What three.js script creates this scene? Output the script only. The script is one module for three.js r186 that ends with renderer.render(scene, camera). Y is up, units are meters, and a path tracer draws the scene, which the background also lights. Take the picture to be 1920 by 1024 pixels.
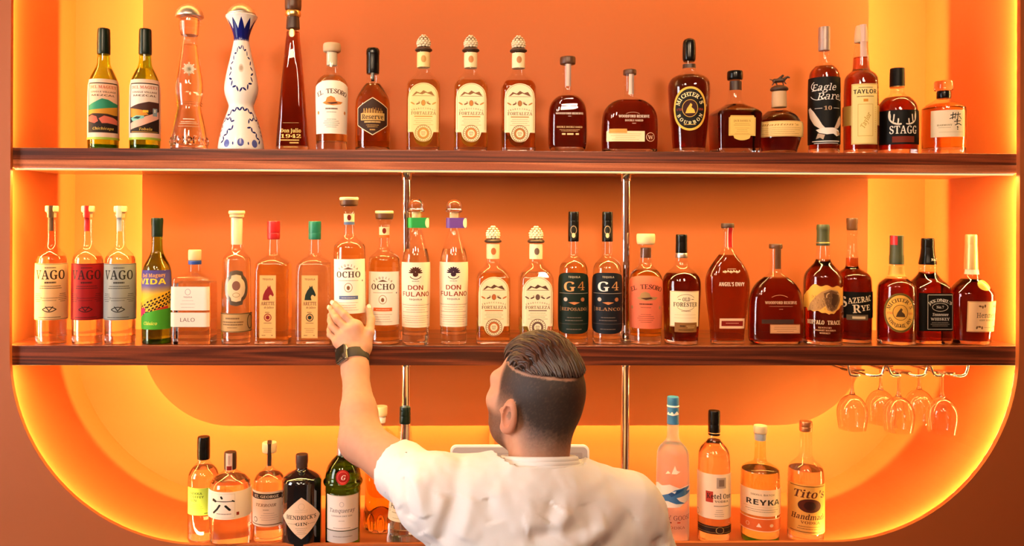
import * as THREE from 'three';
import { RoundedBoxGeometry } from 'three/addons/geometries/RoundedBoxGeometry.js';
import { mergeGeometries, mergeVertices } from 'three/addons/utils/BufferGeometryUtils.js';
import { RectAreaLightUniformsLib } from 'three/addons/lights/RectAreaLightUniformsLib.js';
import { createNoise3D } from 'simplex-noise';

// ------------------------------------------------------------------ camera, light, exposure
const EYE = 1.95;                                  // height of the lens above the floor
const scene = new THREE.Scene();
scene.background = new THREE.Color(13.0, 13.2, 13.5);   // bright overcast sky outside the window
const renderer = new THREE.WebGLRenderer({ antialias: true });
renderer.toneMapping = THREE.LinearToneMapping;
renderer.toneMappingExposure = 1.0;
renderer.shadowMap.enabled = true;
RectAreaLightUniformsLib.init();

const FOCAL = 1521.76, LENS_X = 827.04, LENS_Y = 412.44;
const camera = new THREE.PerspectiveCamera(2 * Math.atan(512 / FOCAL) * 180 / Math.PI, 1920 / 1024, 0.05, 40);
camera.position.set(-0.246, EYE, 2.0);
camera.rotation.set(0, -0.0229, 0.0043, 'YXZ');
camera.setViewOffset(1920, 1024, 960 - LENS_X, 512 - LENS_Y, 1920, 1024);
camera.updateProjectionMatrix();

const LED = new THREE.Color(1.0, 0.65, 0.17);      // warm strips in the niche
const DAY = new THREE.Color(1.0, 0.95, 0.90), LAMP = new THREE.Color(1.0, 0.73, 0.47);
const POWER = { window: 0.8, ceiling: 20, spot: 6.2, lip: 340, halo: 400, shelf: [95, 205] };
function areaLight(name, w, h, color, power, pos, target) {
  const l = new THREE.RectAreaLight(color, power, w, h);
  l.name = name; l.position.set(...pos); l.lookAt(new THREE.Vector3(...target)); scene.add(l);
  return l;
}
areaLight('window_light', 0.98, 1.98, DAY, POWER.window, [-2.985, 1.95, 1.30], [0, 1.95, 1.30]);
for (const x of [-1.1, 0.5]) areaLight('ceiling_panel_light', 0.55, 0.55, LAMP, POWER.ceiling, [x, 3.165, 2.95], [x, 0, 2.95]);

const SPOTS = [[-1.25, 1.75, -0.75, 1.95], [-0.45, 1.75, -0.1, 1.95], [0.45, 1.75, 0.62, 1.98]];      // unseen spots added to light the bottles: lamp x, z, aim x, y
for (const [x, z, tx, ty] of SPOTS) {
  const l = new THREE.SpotLight(LAMP, POWER.spot, 0, 0.56, 0.9, 2); l.name = 'added_spot_light'; l.castShadow = true; l.shadow.radius = 6;
  const p = new THREE.Vector3(x, 2.93, z), d = new THREE.Vector3(tx, ty, -0.07).sub(p).normalize(); l.position.copy(p).addScaledVector(d, 0.085); l.target.position.set(tx, ty, -0.07); scene.add(l, l.target);
}

// ------------------------------------------------------------------ helpers
const { abs, min, max, sin, cos, sqrt, PI, pow, floor: flr, hypot, sign } = Math;
const lerp = (a, b, t) => a + (b - a) * t, clamp = (x, a = 0, b = 1) => min(b, max(a, x));
const smooth = (a, b, x) => { const t = clamp((x - a) / (b - a)); return t * t * (3 - 2 * t); };
let seed = 7;
const rnd = () => { seed = (seed + 0x6d2b79f5) | 0; let t = Math.imul(seed ^ (seed >>> 15), 1 | seed); t = (t + Math.imul(t ^ (t >>> 7), 61 | t)) ^ t; return ((t ^ (t >>> 14)) >>> 0) / 4294967296; };
const noise = createNoise3D(() => rnd());
const taken = {};
const numbered = (n) => { const k = taken[n] = (taken[n] ?? -1) + 1; return k ? `${n}_${String(k).padStart(3, '0')}` : n; };
function mesh(name, geo, mat, parent) {
  const m = new THREE.Mesh(geo, mat); m.name = parent === scene || !parent ? numbered(name) : name;
  m.castShadow = m.receiveShadow = true; (parent ?? scene).add(m); return m;
}
function thing(name, label, category, pos, group) {
  const g = new THREE.Group(); g.name = numbered(name); g.position.set(...pos); scene.add(g);
  g.userData = { label, category }; if (group) g.userData.group = group; return g;
}
function struct(name, geo, mat, label, category = 'wall') {
  const m = mesh(name, geo, mat, scene); m.name = name; m.userData = { kind: 'structure', label, category }; return m;
}
const box = (w, h, d, x = 0, y = 0, z = 0) => new THREE.BoxGeometry(w, h, d).translate(x, y, z);
const rbox = (w, h, d, r, x = 0, y = 0, z = 0) => new RoundedBoxGeometry(w, h, d, 3, r).translate(x, y, z);
const merge = (l) => mergeGeometries(l.map((g) => g.index ? g.toNonIndexed() : g).map((g) => { for (const k of Object.keys(g.attributes)) if (!['position', 'normal', 'uv'].includes(k)) g.deleteAttribute(k); return g; }));
const std = (color, roughness = 0.6, o = {}) => new THREE.MeshStandardMaterial({ color, roughness, ...o });
const lin = (r, g, b) => new THREE.Color().setRGB(r, g, b);
const phys = (o) => new THREE.MeshPhysicalMaterial(o);
function canvasTex(w, h, draw) {
  const c = document.createElement('canvas'); c.width = w; c.height = h; draw(c.getContext('2d'), w, h);
  const t = new THREE.CanvasTexture(c); t.colorSpace = THREE.SRGBColorSpace; t.magFilter = THREE.LinearFilter; t.anisotropy = 8; return t;
}
function dataTex(w, h, fn, srgb = true) {                      // fn(x, y) -> [r, g, b] 0..255
  const d = new Uint8Array(w * h * 4);
  for (let y = 0; y < h; y++) for (let x = 0; x < w; x++) { const c = fn(x, y), i = (y * w + x) * 4; d[i] = c[0]; d[i + 1] = c[1]; d[i + 2] = c[2]; d[i + 3] = 255; }
  const t = new THREE.DataTexture(d, w, h); t.magFilter = THREE.LinearFilter; t.wrapS = t.wrapT = THREE.RepeatWrapping; if (srgb) t.colorSpace = THREE.SRGBColorSpace; t.needsUpdate = true; return t;
}

// ------------------------------------------------------------------ materials of the place
const grit = dataTex(256, 256, (x, y) => { const v = 128 + 50 * noise(x / 5, y / 5, 1) + 50 * noise(x / 17, y / 17, 4); return [v, v, v]; }, false);
const paint = std(lin(0.46, 0.108, 0.022), 0.62, { bumpMap: grit, bumpScale: 0.0004 });          // terracotta paint
const plaster = std(lin(0.40, 0.17, 0.09), 0.9), floorMat = std(lin(0.12, 0.09, 0.07), 0.6);
function walnut(light) {
  return dataTex(1024, 128, (x, y) => {
    const u = x / 1024 * 2.4, v = y / 128 * 0.09;
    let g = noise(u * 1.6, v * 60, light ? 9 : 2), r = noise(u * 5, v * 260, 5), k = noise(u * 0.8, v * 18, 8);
    const rings = sin((v * 110 + k * 4.5 + g * 0.6) * 2.2);
    let t = clamp(0.42 + 0.25 * rings + 0.2 * r + 0.14 * g + 0.22 * k);
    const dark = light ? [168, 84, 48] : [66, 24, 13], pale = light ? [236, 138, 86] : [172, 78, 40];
    return dark.map((c, i) => lerp(c, pale[i], t) * (0.94 + 0.06 * noise(x * 0.9, y * 2, 3)));
  });
}
const woodTex = walnut(false), woodPaleTex = walnut(true);
woodTex.repeat.set(1 / 2.6, 1 / 0.09); woodPaleTex.repeat.set(1 / 2.6, 1 / 0.09);
const wood = phys({ color: 0xffffff, roughness: 0.34, map: woodTex, clearcoat: 0.7, clearcoatRoughness: 0.16 }), woodPale = phys({ color: 0xffffff, roughness: 0.34, map: woodPaleTex, clearcoat: 0.5, clearcoatRoughness: 0.2 });
const chrome = std(lin(0.86, 0.85, 0.84), 0.07, { metalness: 1 }), steel = std(lin(0.7, 0.7, 0.7), 0.22, { metalness: 1 });
const glow = (k) => std(0x000000, 1, { emissive: LED.clone().lerp(new THREE.Color(1, 1, 1), 0.12), emissiveIntensity: k });

// world-size uv for a box-like geometry
function boxUV(g) {
  const p = g.attributes.position, n = g.attributes.normal, uv = new Float32Array(p.count * 2);
  for (let i = 0; i < p.count; i++) {
    const ax = abs(n.getX(i)), ay = abs(n.getY(i)), az = abs(n.getZ(i));
    const [u, v] = ax > ay && ax > az ? [p.getZ(i), p.getY(i)] : ay > az ? [p.getX(i), p.getZ(i)] : [p.getX(i), p.getY(i)];
    uv[i * 2] = u; uv[i * 2 + 1] = v;
  }
  g.setAttribute('uv', new THREE.BufferAttribute(uv, 2)); return g;
}

// ------------------------------------------------------------------ the niche
const W = 1.25, BOT = EYE - 0.7987, TOP = EYE + 1.14, RAD = 0.468;
const PANEL_Z = -0.312, TROUGH_Z = -0.42, LIP = 0.022;
function outline(inset, path, n = 28) {             // rounded rectangle, inset from the niche edge; anticlockwise
  const w = W - inset, b = BOT + inset, t = TOP - inset, r = max(0.02, RAD - inset), P = path ?? new THREE.Shape();
  const pts = [];
  for (const [cx, cy, a0] of [[w - r, b + r, -PI / 2], [w - r, t - r, 0], [-w + r, t - r, PI / 2], [-w + r, b + r, PI]])
    for (let i = 0; i <= n; i++) { const a = a0 + (i / n) * PI / 2; pts.push(new THREE.Vector2(cx + r * cos(a), cy + r * sin(a))); }
  P.setFromPoints(pts); P.closePath(); return P;
}
const hole = (inset) => outline(inset, new THREE.Path());
const slab = (shape, z0, z1, bevel = 0) => { const g = new THREE.ExtrudeGeometry(shape, { depth: z1 - z0, bevelEnabled: false, curveSegments: 24 }); g.translate(0, 0, z0); return g; };
const RX = 3.0, RZ = 4.4, CEIL = 3.2;
{
  const s = new THREE.Shape([[-RX, 0], [RX, 0], [RX, CEIL], [-RX, CEIL]].map((p) => new THREE.Vector2(...p))); s.holes.push(hole(0));
  struct('wall_back', boxUV(slab(s, -0.012, 0)), paint, 'terracotta painted wall around the rounded shelf niche');
  const ring = (a, b) => { const q = outline(a); q.holes.push(hole(b)); return q; };
  struct('wall_niche', boxUV(slab(ring(-0.07, -LIP), TROUGH_Z - 0.03, -0.012)), paint, 'glowing terracotta inner side of the rounded niche');
  struct('wall_recess', boxUV(slab(outline(-0.06), TROUGH_Z - 0.03, TROUGH_Z)), paint, 'bright recessed channel behind the floating back panel');
  const inset = 0.2121;
  const p = struct('wall_panel', boxUV(slab(outline(inset), PANEL_Z - 0.024, PANEL_Z)), paint, 'large terracotta back panel floating in the niche');
  struct('trim_1', rbox(0.014, 0.17, 0.02, 0.003, -0.038, EYE - 0.70, TROUGH_Z + 0.0101), paint, 'slim upright batten in the channel below the back panel', 'trim');
  const q = ring(inset + 0.14, inset + 0.16);
  mesh('standoff_frame', boxUV(slab(q, TROUGH_Z, PANEL_Z - 0.024)), paint, p);
}
// strips: pieces of the outline that carry a light, facing outward (halo) or backward (lip)
function strips(inset, fn) {
  const w = W - inset, b = BOT + inset, t = TOP - inset, r = RAD - inset;
  const seg = [[w, b + r, w, t - r], [-w, b + r, -w, t - r], [-w + r, b, w - r, b], [-w + r, t, w - r, t]];
  for (const [cx, cy, a0] of [[w - r, b + r, -PI / 2], [-w + r, b + r, PI], [w - r, t - r, 0], [-w + r, t - r, PI / 2]]) {
    const n = a0 < 0 || a0 > 3 ? 16 : 5;
    for (let i = 0; i < n; i++) { const a = a0 + i / n * PI / 2, c = a0 + (i + 1) / n * PI / 2; seg.push([cx + r * cos(a), cy + r * sin(a), cx + r * cos(c), cy + r * sin(c)]); }
  }
  for (const [x0, y0, x1, y1] of seg) {
    const mx = (x0 + x1) / 2, my = (y0 + y1) / 2, len = hypot(x1 - x0, y1 - y0);
    let nx = (y1 - y0) / len, ny = -(x1 - x0) / len;
    if (nx * mx + ny * (my - (BOT + TOP) / 2) < 0) { nx = -nx; ny = -ny; }
    fn(mx, my, len, nx, ny, Math.atan2(y1 - y0, x1 - x0));
  }
}
function orient(l, pos, dir, along) {                // a RectAreaLight whose width runs along a line
  const z = new THREE.Vector3(...dir).negate().normalize(), x = new THREE.Vector3(...along).normalize(), y = new THREE.Vector3().crossVectors(z, x);
  l.position.set(...pos); l.quaternion.setFromRotationMatrix(new THREE.Matrix4().makeBasis(x, y, z)); scene.add(l);
}
{
  const bits = [], bits2 = [];
  strips(0.2121 + 0.052, (x, y, len, nx, ny, a) => {
    const l = new THREE.RectAreaLight(LED, POWER.halo, len, 0.006); l.name = 'halo_strip_light';
    orient(l, [x + nx * 0.003, y + ny * 0.003, -0.3405], [nx, ny, -0.12], [cos(a), sin(a), 0]);
    bits.push(box(len, 0.003, 0.008).rotateZ(a).translate(x, y, -0.3402));
  });
  strips(-0.008, (x, y, len, nx, ny, a) => {
    if (ny < -0.999) return;                           // no strip along the flat floor where bottles stand
    const l = new THREE.RectAreaLight(LED, POWER.lip, len, 0.007); l.name = 'lip_strip_light';
    orient(l, [x, y, -0.0185], [-nx * 0.3, -ny * 0.3, -1], [cos(a), sin(a), 0]);
    bits2.push(box(len, 0.008, 0.005).rotateZ(a).translate(x, y, -0.0148));
  });
  mesh('led_strip', merge(bits), glow(4), scene.getObjectByName('wall_panel'));
  mesh('led_strip', merge(bits2), glow(4), scene.getObjectByName('wall_back'));
}
// ------------------------------------------------------------------ the room round the camera
{
  const t = 0.12;
  struct('floor', box(2 * RX + 2 * t, t, RZ + t + 0.6, 0, -t / 2, RZ / 2 - 0.25), floorMat, 'dark floor behind the bar', 'floor');
  struct('ceiling', box(2 * RX + 2 * t, t, RZ + t + 0.6, 0, CEIL + t / 2, RZ / 2 - 0.25), std(lin(0.34, 0.19, 0.12), 0.9), 'warm brown ceiling of the bar', 'ceiling');
  struct('wall_right', box(t, CEIL, RZ + 0.5, RX + t / 2, CEIL / 2, RZ / 2 - 0.25), paint, 'terracotta side wall of the bar');
  struct('wall_rear', box(2 * RX, CEIL, t, 0, CEIL / 2, RZ + t / 2), plaster, 'plain warm brown wall opposite the niche');
  const s = new THREE.Shape([[-0.5, 0], [RZ, 0], [RZ, CEIL], [-0.5, CEIL]].map((p) => new THREE.Vector2(...p)));
  s.holes.push(new THREE.Path([[0.78, 0.93], [1.82, 0.93], [1.82, 2.97], [0.78, 2.97]].map((p) => new THREE.Vector2(...p))));
  const g = new THREE.ExtrudeGeometry(s, { depth: t, bevelEnabled: false }); g.rotateY(-PI / 2); g.translate(-RX, 0, 0);
  struct('wall_left', g, plaster, 'side wall with the tall window');
  const f = [];
  for (const z of [0.80, 1.80]) f.push(box(0.05, 2.04, 0.03, -RX - 0.05, 1.95, z));
  for (const y of [0.945, 2.955]) f.push(box(0.05, 0.03, 1.04, -RX - 0.05, y, 1.30));
  const w = struct('window_1', merge(f), std(lin(0.5, 0.47, 0.43), 0.5), 'tall narrow window with a slim frame', 'window');
  mesh('pane', box(0.006, 2.0, 1.0, -RX - 0.06, 1.95, 1.30), phys({ color: 0xffffff, transmission: 1, thickness: 0, roughness: 0, ior: 1.5 }), w);
  for (const x of [-1.1, 0.5]) {
    const c = thing('ceiling_panel', x < 0 ? 'square ceiling light panel nearer the window' : 'square ceiling light panel farther from the window', 'ceiling light', [x, CEIL, 2.95]);
    mesh('frame', rbox(0.62, 0.03, 0.62, 0.008, 0, -0.0155, 0), std(lin(0.6, 0.6, 0.6), 0.4), c);
    mesh('diffuser_lamp', box(0.56, 0.004, 0.56, 0, -0.032, 0), std(0, 1, { emissive: LAMP, emissiveIntensity: 6 }), c);
  }
}
for (const [x, z, tx, ty] of SPOTS) {
  const g = thing('added_spotlight', `added unseen ceiling spotlight brightening the shelves, ${x < -1 ? 'nearest the window' : x < 0 ? 'middle one of three' : 'farthest from the window'}`, 'spotlight', [x, CEIL, z]);
  mesh('ceiling_mount', new THREE.CylinderGeometry(0.045, 0.045, 0.024, 32).translate(0, -0.0125, 0), std(lin(0.02, 0.02, 0.02), 0.4), g);
  mesh('stem', new THREE.CylinderGeometry(0.009, 0.009, 0.2, 16).translate(0, -0.12, 0), std(lin(0.02, 0.02, 0.02), 0.4), g);
  const can = new THREE.LatheGeometry([[0, -0.06], [0.03, -0.06], [0.036, -0.05], [0.036, 0.075], [0.033, 0.075], [0.033, 0.062]].map((p) => new THREE.Vector2(...p)), 32), lens = new THREE.CylinderGeometry(0.032, 0.032, 0.004, 32).translate(0, 0.06, 0);
  const q = new THREE.Quaternion().setFromUnitVectors(new THREE.Vector3(0, 1, 0), new THREE.Vector3(tx - x, ty - 2.93, -0.07 - z).normalize());
  for (const geo of [can, lens]) geo.applyQuaternion(q).translate(0, 2.93 - CEIL, 0);
  mesh('lamp_housing', can, std(lin(0.02, 0.02, 0.02), 0.4), g); mesh('lamp_lens', lens, std(0, 1, { emissive: LAMP, emissiveIntensity: 8 }), g);
}
// ------------------------------------------------------------------ shelves, their strips and posts
const SHELF_TOP = EYE + 0.1732, SHELF_MID = EYE - 0.3125, FRONT_Z = -0.014;
function shelf(y, label, two) {
  const t = 0.049, len = 2 * (W + LIP) - 0.002, d = FRONT_Z - PANEL_Z - 0.001, zc = (FRONT_Z + PANEL_Z) / 2;
  const g = thing('wall_shelf', label, 'shelf', [0, y - t, zc]);
  const shift = (geo, dv) => { const uv = geo.attributes.uv; for (let i = 0; i < uv.count; i++) { uv.setX(i, uv.getX(i) + 1.29); uv.setY(i, uv.getY(i) + dv); } return geo; };
  if (two) {
    mesh('board', shift(boxUV(rbox(len, 0.029, d, 0.0015, 0, t - 0.0145, 0)), 0.03), wood, g);
    mesh('lower_band', shift(boxUV(rbox(len, 0.020, d, 0.0012, 0, 0.010, 0)), 0.02), woodPale, g);  // lower part of the shelf front drawn in a paler tone
  } else mesh('board', shift(boxUV(rbox(len, t, d, 0.0015, 0, t / 2, 0)), 0.005), wood, g);
  const zl = two ? d / 2 - 0.009 : d / 2 - 0.05;
  mesh('led_channel', box(len - 0.04, 0.002, 0.012, 0, -0.0012, zl), std(lin(0.7, 0.7, 0.7), 0.4), g);
  mesh('led_strip', box(len - 0.045, 0.003, 0.009, 0, -0.0038, zl), glow(1.25), g);
  const l = new THREE.RectAreaLight(LED, POWER.shelf[+two], len - 0.05, 0.009); l.name = 'shelf_strip_light';
  orient(l, [0, y - t - 0.006, zc + zl], [0, -1, 0], [1, 0, 0]);
}
shelf(SHELF_TOP, 'upper walnut shelf with a light line along its lower edge', true);
shelf(SHELF_MID, 'lower walnut shelf the man reaches up to', false);
function post(x, y0, y1, label) {
  const g = thing('shelf_post', label, 'post', [x, y0, -0.118]);
  const h = y1 - y0, r = 0.0115;
  mesh('tube', new THREE.CylinderGeometry(r, r, h - 0.004, 40, 1).translate(0, h / 2, 0), chrome, g);
  for (const [nm, y, d] of [['foot_flange', 0, 1], ['head_flange', h, -1]])
    mesh(nm, new THREE.LatheGeometry([[0, 0], [0.024, 0], [0.024, 0.0015], [0.022, 0.003], [0.0135, 0.003], [0.0135, 0.02], [0.0115, 0.0205]].map(([a, b]) => new THREE.Vector2(a, b * d)), 40).translate(0, y, 0), chrome, g);
}
for (const [x, s] of [[-0.2875, 'nearer the raised hand'], [0.2873, 'right of the man\'s head']]) {
  post(x, SHELF_MID + 0.0002, SHELF_TOP - 0.0493, `chrome post between the two shelves, ${s}`);
  post(x + 0.0005, BOT - LIP + 0.0002, SHELF_MID - 0.0493, `chrome post under the lower shelf, ${s}`);
}
// ------------------------------------------------------------------ bottles: engine
const U = 1 / 735;                                   // drawing unit for bottles: 1.36 mm
const chaikin = (p, k = 2) => { for (; k--;) { const q = [p[0]]; for (let i = 0; i < p.length - 1; i++) { const a = p[i], b = p[i + 1]; if (i) q.push(a.map((v, j) => lerp(v, b[j], 0.25))); if (i < p.length - 2) q.push(a.map((v, j) => lerp(v, b[j], 0.75))); } q.push(p[p.length - 1]); p = q; } return p; };
// a section is a rounded rectangle: half width, half depth, corner radius
function section(hw, hd, r, facets) {
  const out = [], n = facets || 9;
  for (const [sx, sz, a0] of [[1, 1, 0], [-1, 1, PI / 2], [-1, -1, PI], [1, -1, 3 * PI / 2]])
    for (let i = 0; i < n; i++) { const a = a0 + (i / (n - (r < min(hw, hd) * 0.98 ? 1 : 0))) * PI / 2; out.push([sx * (hw - r) + r * cos(a), sz * (hd - r) + r * sin(a)]); }
  return out;
}
function bodyOf(spec) {                               // fine rows [y, hw, hd, r] of a bottle's outside
  const c = spec.c ?? 1, dr = spec.dr ?? 1, round = spec.round ?? 1e9;
  return chaikin(spec.p).map(([y, hw]) => {
    const k = smooth(round - (spec.blend ?? 24), round, y), hd = lerp(hw * dr, hw, k), cc = lerp(c, 1, k);
    return [y, hw, hd, cc * min(hw, hd)];
  });
}
function loft(rows, capTop = true, capBottom = true, facets) {
  const pos = [], idx = []; let n = 0;
  const ring = (row) => { const s = section(row[1], row[2], row[3], facets); n = s.length; const at = pos.length / 3; for (const [x, z] of s) pos.push(x * U, row[0] * U, z * U); return at; };
  const starts = rows.map(ring);
  for (let k = 0; k < starts.length - 1; k++) for (let i = 0; i < n; i++) { const a = starts[k] + i, b = starts[k] + (i + 1) % n, c = starts[k + 1] + i, d = starts[k + 1] + (i + 1) % n; idx.push(a, c, b, b, c, d); }
  const lid = (row, up) => { const at = ring(row); const m = pos.length / 3; pos.push(0, row[0] * U, 0); for (let i = 0; i < n; i++) up ? idx.push(m, at + (i + 1) % n, at + i) : idx.push(m, at + i, at + (i + 1) % n); };
  if (capBottom) lid(rows[0], false); if (capTop) lid(rows[rows.length - 1], true);
  const g = new THREE.BufferGeometry(); g.setAttribute('position', new THREE.Float32BufferAttribute(pos, 3)); g.setIndex(idx); g.computeVertexNormals(); return g;
}
const rowAt = (rows, y) => { for (let i = 1; i < rows.length; i++) if (y <= rows[i][0]) { const a = rows[i - 1], b = rows[i], t = clamp((y - a[0]) / max(1e-6, b[0] - a[0])); return a.map((v, j) => lerp(v, b[j], t)); } return rows[rows.length - 1]; };
const cut = (rows, y0, y1, inset) => { const r = [y0, ...rows.map((q) => q[0]).filter((y) => y > y0 + 0.3 && y < y1 - 0.3), y1].map((y) => rowAt(rows, y)); return r.map(([y, hw, hd, q], i) => [[y0, y1][i ? 1 : 0] !== undefined && i === 0 ? y0 : i === r.length - 1 ? y1 : y, max(0.5, hw - inset), max(0.5, hd - inset), max(0.3, min(q - inset, hw - inset, hd - inset))]); };
const turned = (pts) => loft(chaikin(pts, 1).map(([y, r]) => [y, r, r, r]));      // a cap or ring
const SHAPES = {
  rect: () => [0, 1],
  arch: (u) => [0, 1 - 0.27 * (1 - sqrt(max(0, 1 - u * u)))],
  archflat: (u) => [0, 1 - 0.10 * pow(abs(u), 3)],
  oval: (u) => { const k = sqrt(max(0, 1 - u * u)); return [0.5 - 0.5 * k, 0.5 + 0.5 * k]; },
  diamond: (u) => { const k = 1 - pow(abs(u), 1.12) * 0.97; return [0.5 - 0.5 * k, 0.5 + 0.5 * k]; },
  hex: (u) => [0.27 * abs(u), 1 - 0.27 * abs(u)],
  capsule: (u) => { const k = 0.2 * (1 - pow(max(0, 1 - pow(abs(u), 3)), 0.4)); return [k, 1 - k]; },
  shield: (u) => { const a = abs(u); return [a < 0.62 ? 0.0 + 0.10 * pow(a / 0.62, 2) : 0.18 + 0.03 * (1 - a), a > 0.86 ? 0.92 : 1]; },
  seal: (u) => { const a = abs(u), s = a < 0.62 ? 0.165 - 0.165 * sqrt(1 - pow(a / 0.62, 2)) : 0.165; return [s, 1 - 0.27 * (1 - sqrt(max(0, 1 - u * u)))]; },
  torn: (u) => [u < -0.75 ? 0.22 : u < 0.25 ? 0.12 - 0.08 * smooth(-0.3, 0.25, u) + 0.02 * sin(u * 19) : 0.04 + 0.3 * smooth(0.3, 1, u) + 0.02 * sin(u * 25), u < -0.45 ? 0.62 + 0.3 * smooth(-1, -0.45, u) + 0.02 * sin(u * 21) : 0.94 + 0.03 * sin(u * 13) - 0.04 * u],
  medal: (u) => { const a = abs(u), k = a < 0.55 ? 0.5 - 0.08 * a : 0.36 * sqrt(max(0, 1 - pow((a - 0.25) / 0.75, 2))) + 0.02; return [0.5 - k, 0.5 + k]; },
};
// a sheet that follows the bottle: heights y0..y1, half arc w (or share `ang` of the half turn), centre s0
function wrapGeo(rows, o) {
  const nu = 28, nv = o.rowsN ?? 10, pos = [], uv = [], idx = [], f = SHAPES[o.shape ?? 'rect'], off = o.off ?? 0.55, back = o.back ? -1 : 1;
  for (let i = 0; i <= nu; i++) {
    const u = -1 + 2 * i / nu, [lo, hi] = f(clamp(u, -0.9999, 0.9999));
    for (let j = 0; j <= nv; j++) {
      const v = lerp(lo, hi, j / nv), y = lerp(o.y0, o.y1, v), [, hw0, hd0, r0] = rowAt(rows, y), hw = hw0 + off, hd = hd0 + off, r = min(r0 + off, hw, hd), flat = hw - r, half = flat + r * PI / 2;
      const s = (o.s0 ?? 0) + (o.ang ? u * o.ang * half : u * o.w), t = min(abs(s), half * 1.9);
      const a = t <= flat ? 0 : (t - flat) / r, x = t <= flat ? t : flat + r * sin(a), z = t <= flat ? hd : hd - r + r * cos(a);
      pos.push(sign(s) * x * U * back, y * U, z * U * back); uv.push((u + 1) / 2, v);
    }
  }
  for (let i = 0; i < nu; i++) for (let j = 0; j < nv; j++) { const a = i * (nv + 1) + j, b = a + nv + 1; idx.push(a, b, a + 1, a + 1, b, b + 1); }
  const g = new THREE.BufferGeometry(); g.setAttribute('position', new THREE.Float32BufferAttribute(pos, 3)); g.setAttribute('uv', new THREE.Float32BufferAttribute(uv, 2)); g.setIndex(idx); g.computeVertexNormals(); return g;
}
// ------------------------------------------------------------------ bottle materials
const thin = (c) => phys({ color: c, transmission: 1, thickness: 0, roughness: 0, ior: 1.5 });
const drink = (r, g, b, d = 0.05) => phys({ color: 0xffffff, transmission: 1, thickness: 0.05, roughness: 0, ior: 1.345, attenuationColor: lin(r, g, b), attenuationDistance: d });
const GL = {
  clear: thin(lin(0.97, 0.97, 0.96)), olive: thin(lin(0.50, 0.76, 0.12)), green: thin(lin(0.17, 0.40, 0.06)), vida: thin(lin(0.46, 0.64, 0.12)), pale_green: thin(lin(0.86, 0.9, 0.7)),
  frost: phys({ color: lin(0.97, 0.97, 0.95), transmission: 0.92, thickness: 0, roughness: 0.55, ior: 1.45 }),
  thick: phys({ color: 0xffffff, transmission: 1, thickness: 0.05, roughness: 0, ior: 1.45 }),
  thickGreen: phys({ color: 0xffffff, transmission: 1, thickness: 0.05, roughness: 0, ior: 1.45, attenuationColor: lin(0.3, 0.6, 0.2), attenuationDistance: 0.03 }),
};
const DR = {
  clear: drink(0.96, 0.95, 0.92, 0.12), straw: drink(0.93, 0.74, 0.32, 0.06), amber: drink(0.93, 0.68, 0.26, 0.06), anejo: drink(0.72, 0.33, 0.07, 0.06),
  bourbon: drink(0.25, 0.026, 0.004, 0.06), ruby: drink(0.30, 0.048, 0.007, 0.06), dark: drink(0.16, 0.012, 0.002, 0.06), cognac: drink(0.30, 0.05, 0.008, 0.06), gin: drink(0.9, 0.93, 0.6, 0.1), yellow: drink(0.9, 0.62, 0.1, 0.06),
};
const C = {
  black: phys({ color: lin(0.005, 0.0045, 0.0045), roughness: 0.22, specularIntensity: 0.6 }), matte: phys({ color: lin(0.007, 0.0065, 0.0065), roughness: 0.5, specularIntensity: 0.4 }), darkgreen: phys({ color: lin(0.006, 0.016, 0.009), roughness: 0.3, specularIntensity: 0.6 }), wood: std(lin(0.10, 0.035, 0.014), 0.4), pale: std(lin(0.72, 0.50, 0.28), 0.6),
  cork: std(lin(0.62, 0.42, 0.24), 0.8), silver: std(lin(0.66, 0.62, 0.58), 0.36, { metalness: 1 }), gold: std(lin(0.86, 0.58, 0.22), 0.3, { metalness: 1 }), red: std(lin(0.42, 0.012, 0.016), 0.35), teal: std(lin(0.01, 0.16, 0.10), 0.35),
  white: std(lin(0.82, 0.78, 0.72), 0.5), cream: std(lin(0.78, 0.66, 0.46), 0.6), blue: std(lin(0.02, 0.06, 0.30), 0.4), copper: std(lin(0.62, 0.24, 0.10), 0.35, { metalness: 0.8 }), grey: std(lin(0.35, 0.35, 0.36), 0.4), brown: std(lin(0.05, 0.02, 0.012), 0.45),
  foil: std(lin(0.46, 0.34, 0.30), 0.45, { metalness: 0.5 }), pink: std(lin(0.76, 0.5, 0.42), 0.5), green: std(lin(0.01, 0.30, 0.05), 0.4), purple: std(lin(0.10, 0.03, 0.24), 0.4), skyblue: std(lin(0.04, 0.18, 0.36), 0.35), tan: std(lin(0.66, 0.42, 0.22), 0.7), olivecap: std(lin(0.045, 0.05, 0.022), 0.45),
  ceramic: phys({ color: lin(0.86, 0.82, 0.78), roughness: 0.18, clearcoat: 0.8, clearcoatRoughness: 0.08 }), ink: phys({ color: lin(0.006, 0.006, 0.008), roughness: 0.06, clearcoat: 1, clearcoatRoughness: 0.03 }),
};
const paper = (t, rough = 0.55) => phys({ color: 0xffffff, roughness: rough, specularIntensity: 0.4, map: t, side: THREE.DoubleSide });
const inkOn = (t) => std(0xffffff, 0.4, { map: t, transparent: true, side: THREE.DoubleSide });
const ROW = { top: SHELF_TOP, mid: SHELF_MID, low: BOT - LIP };
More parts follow.
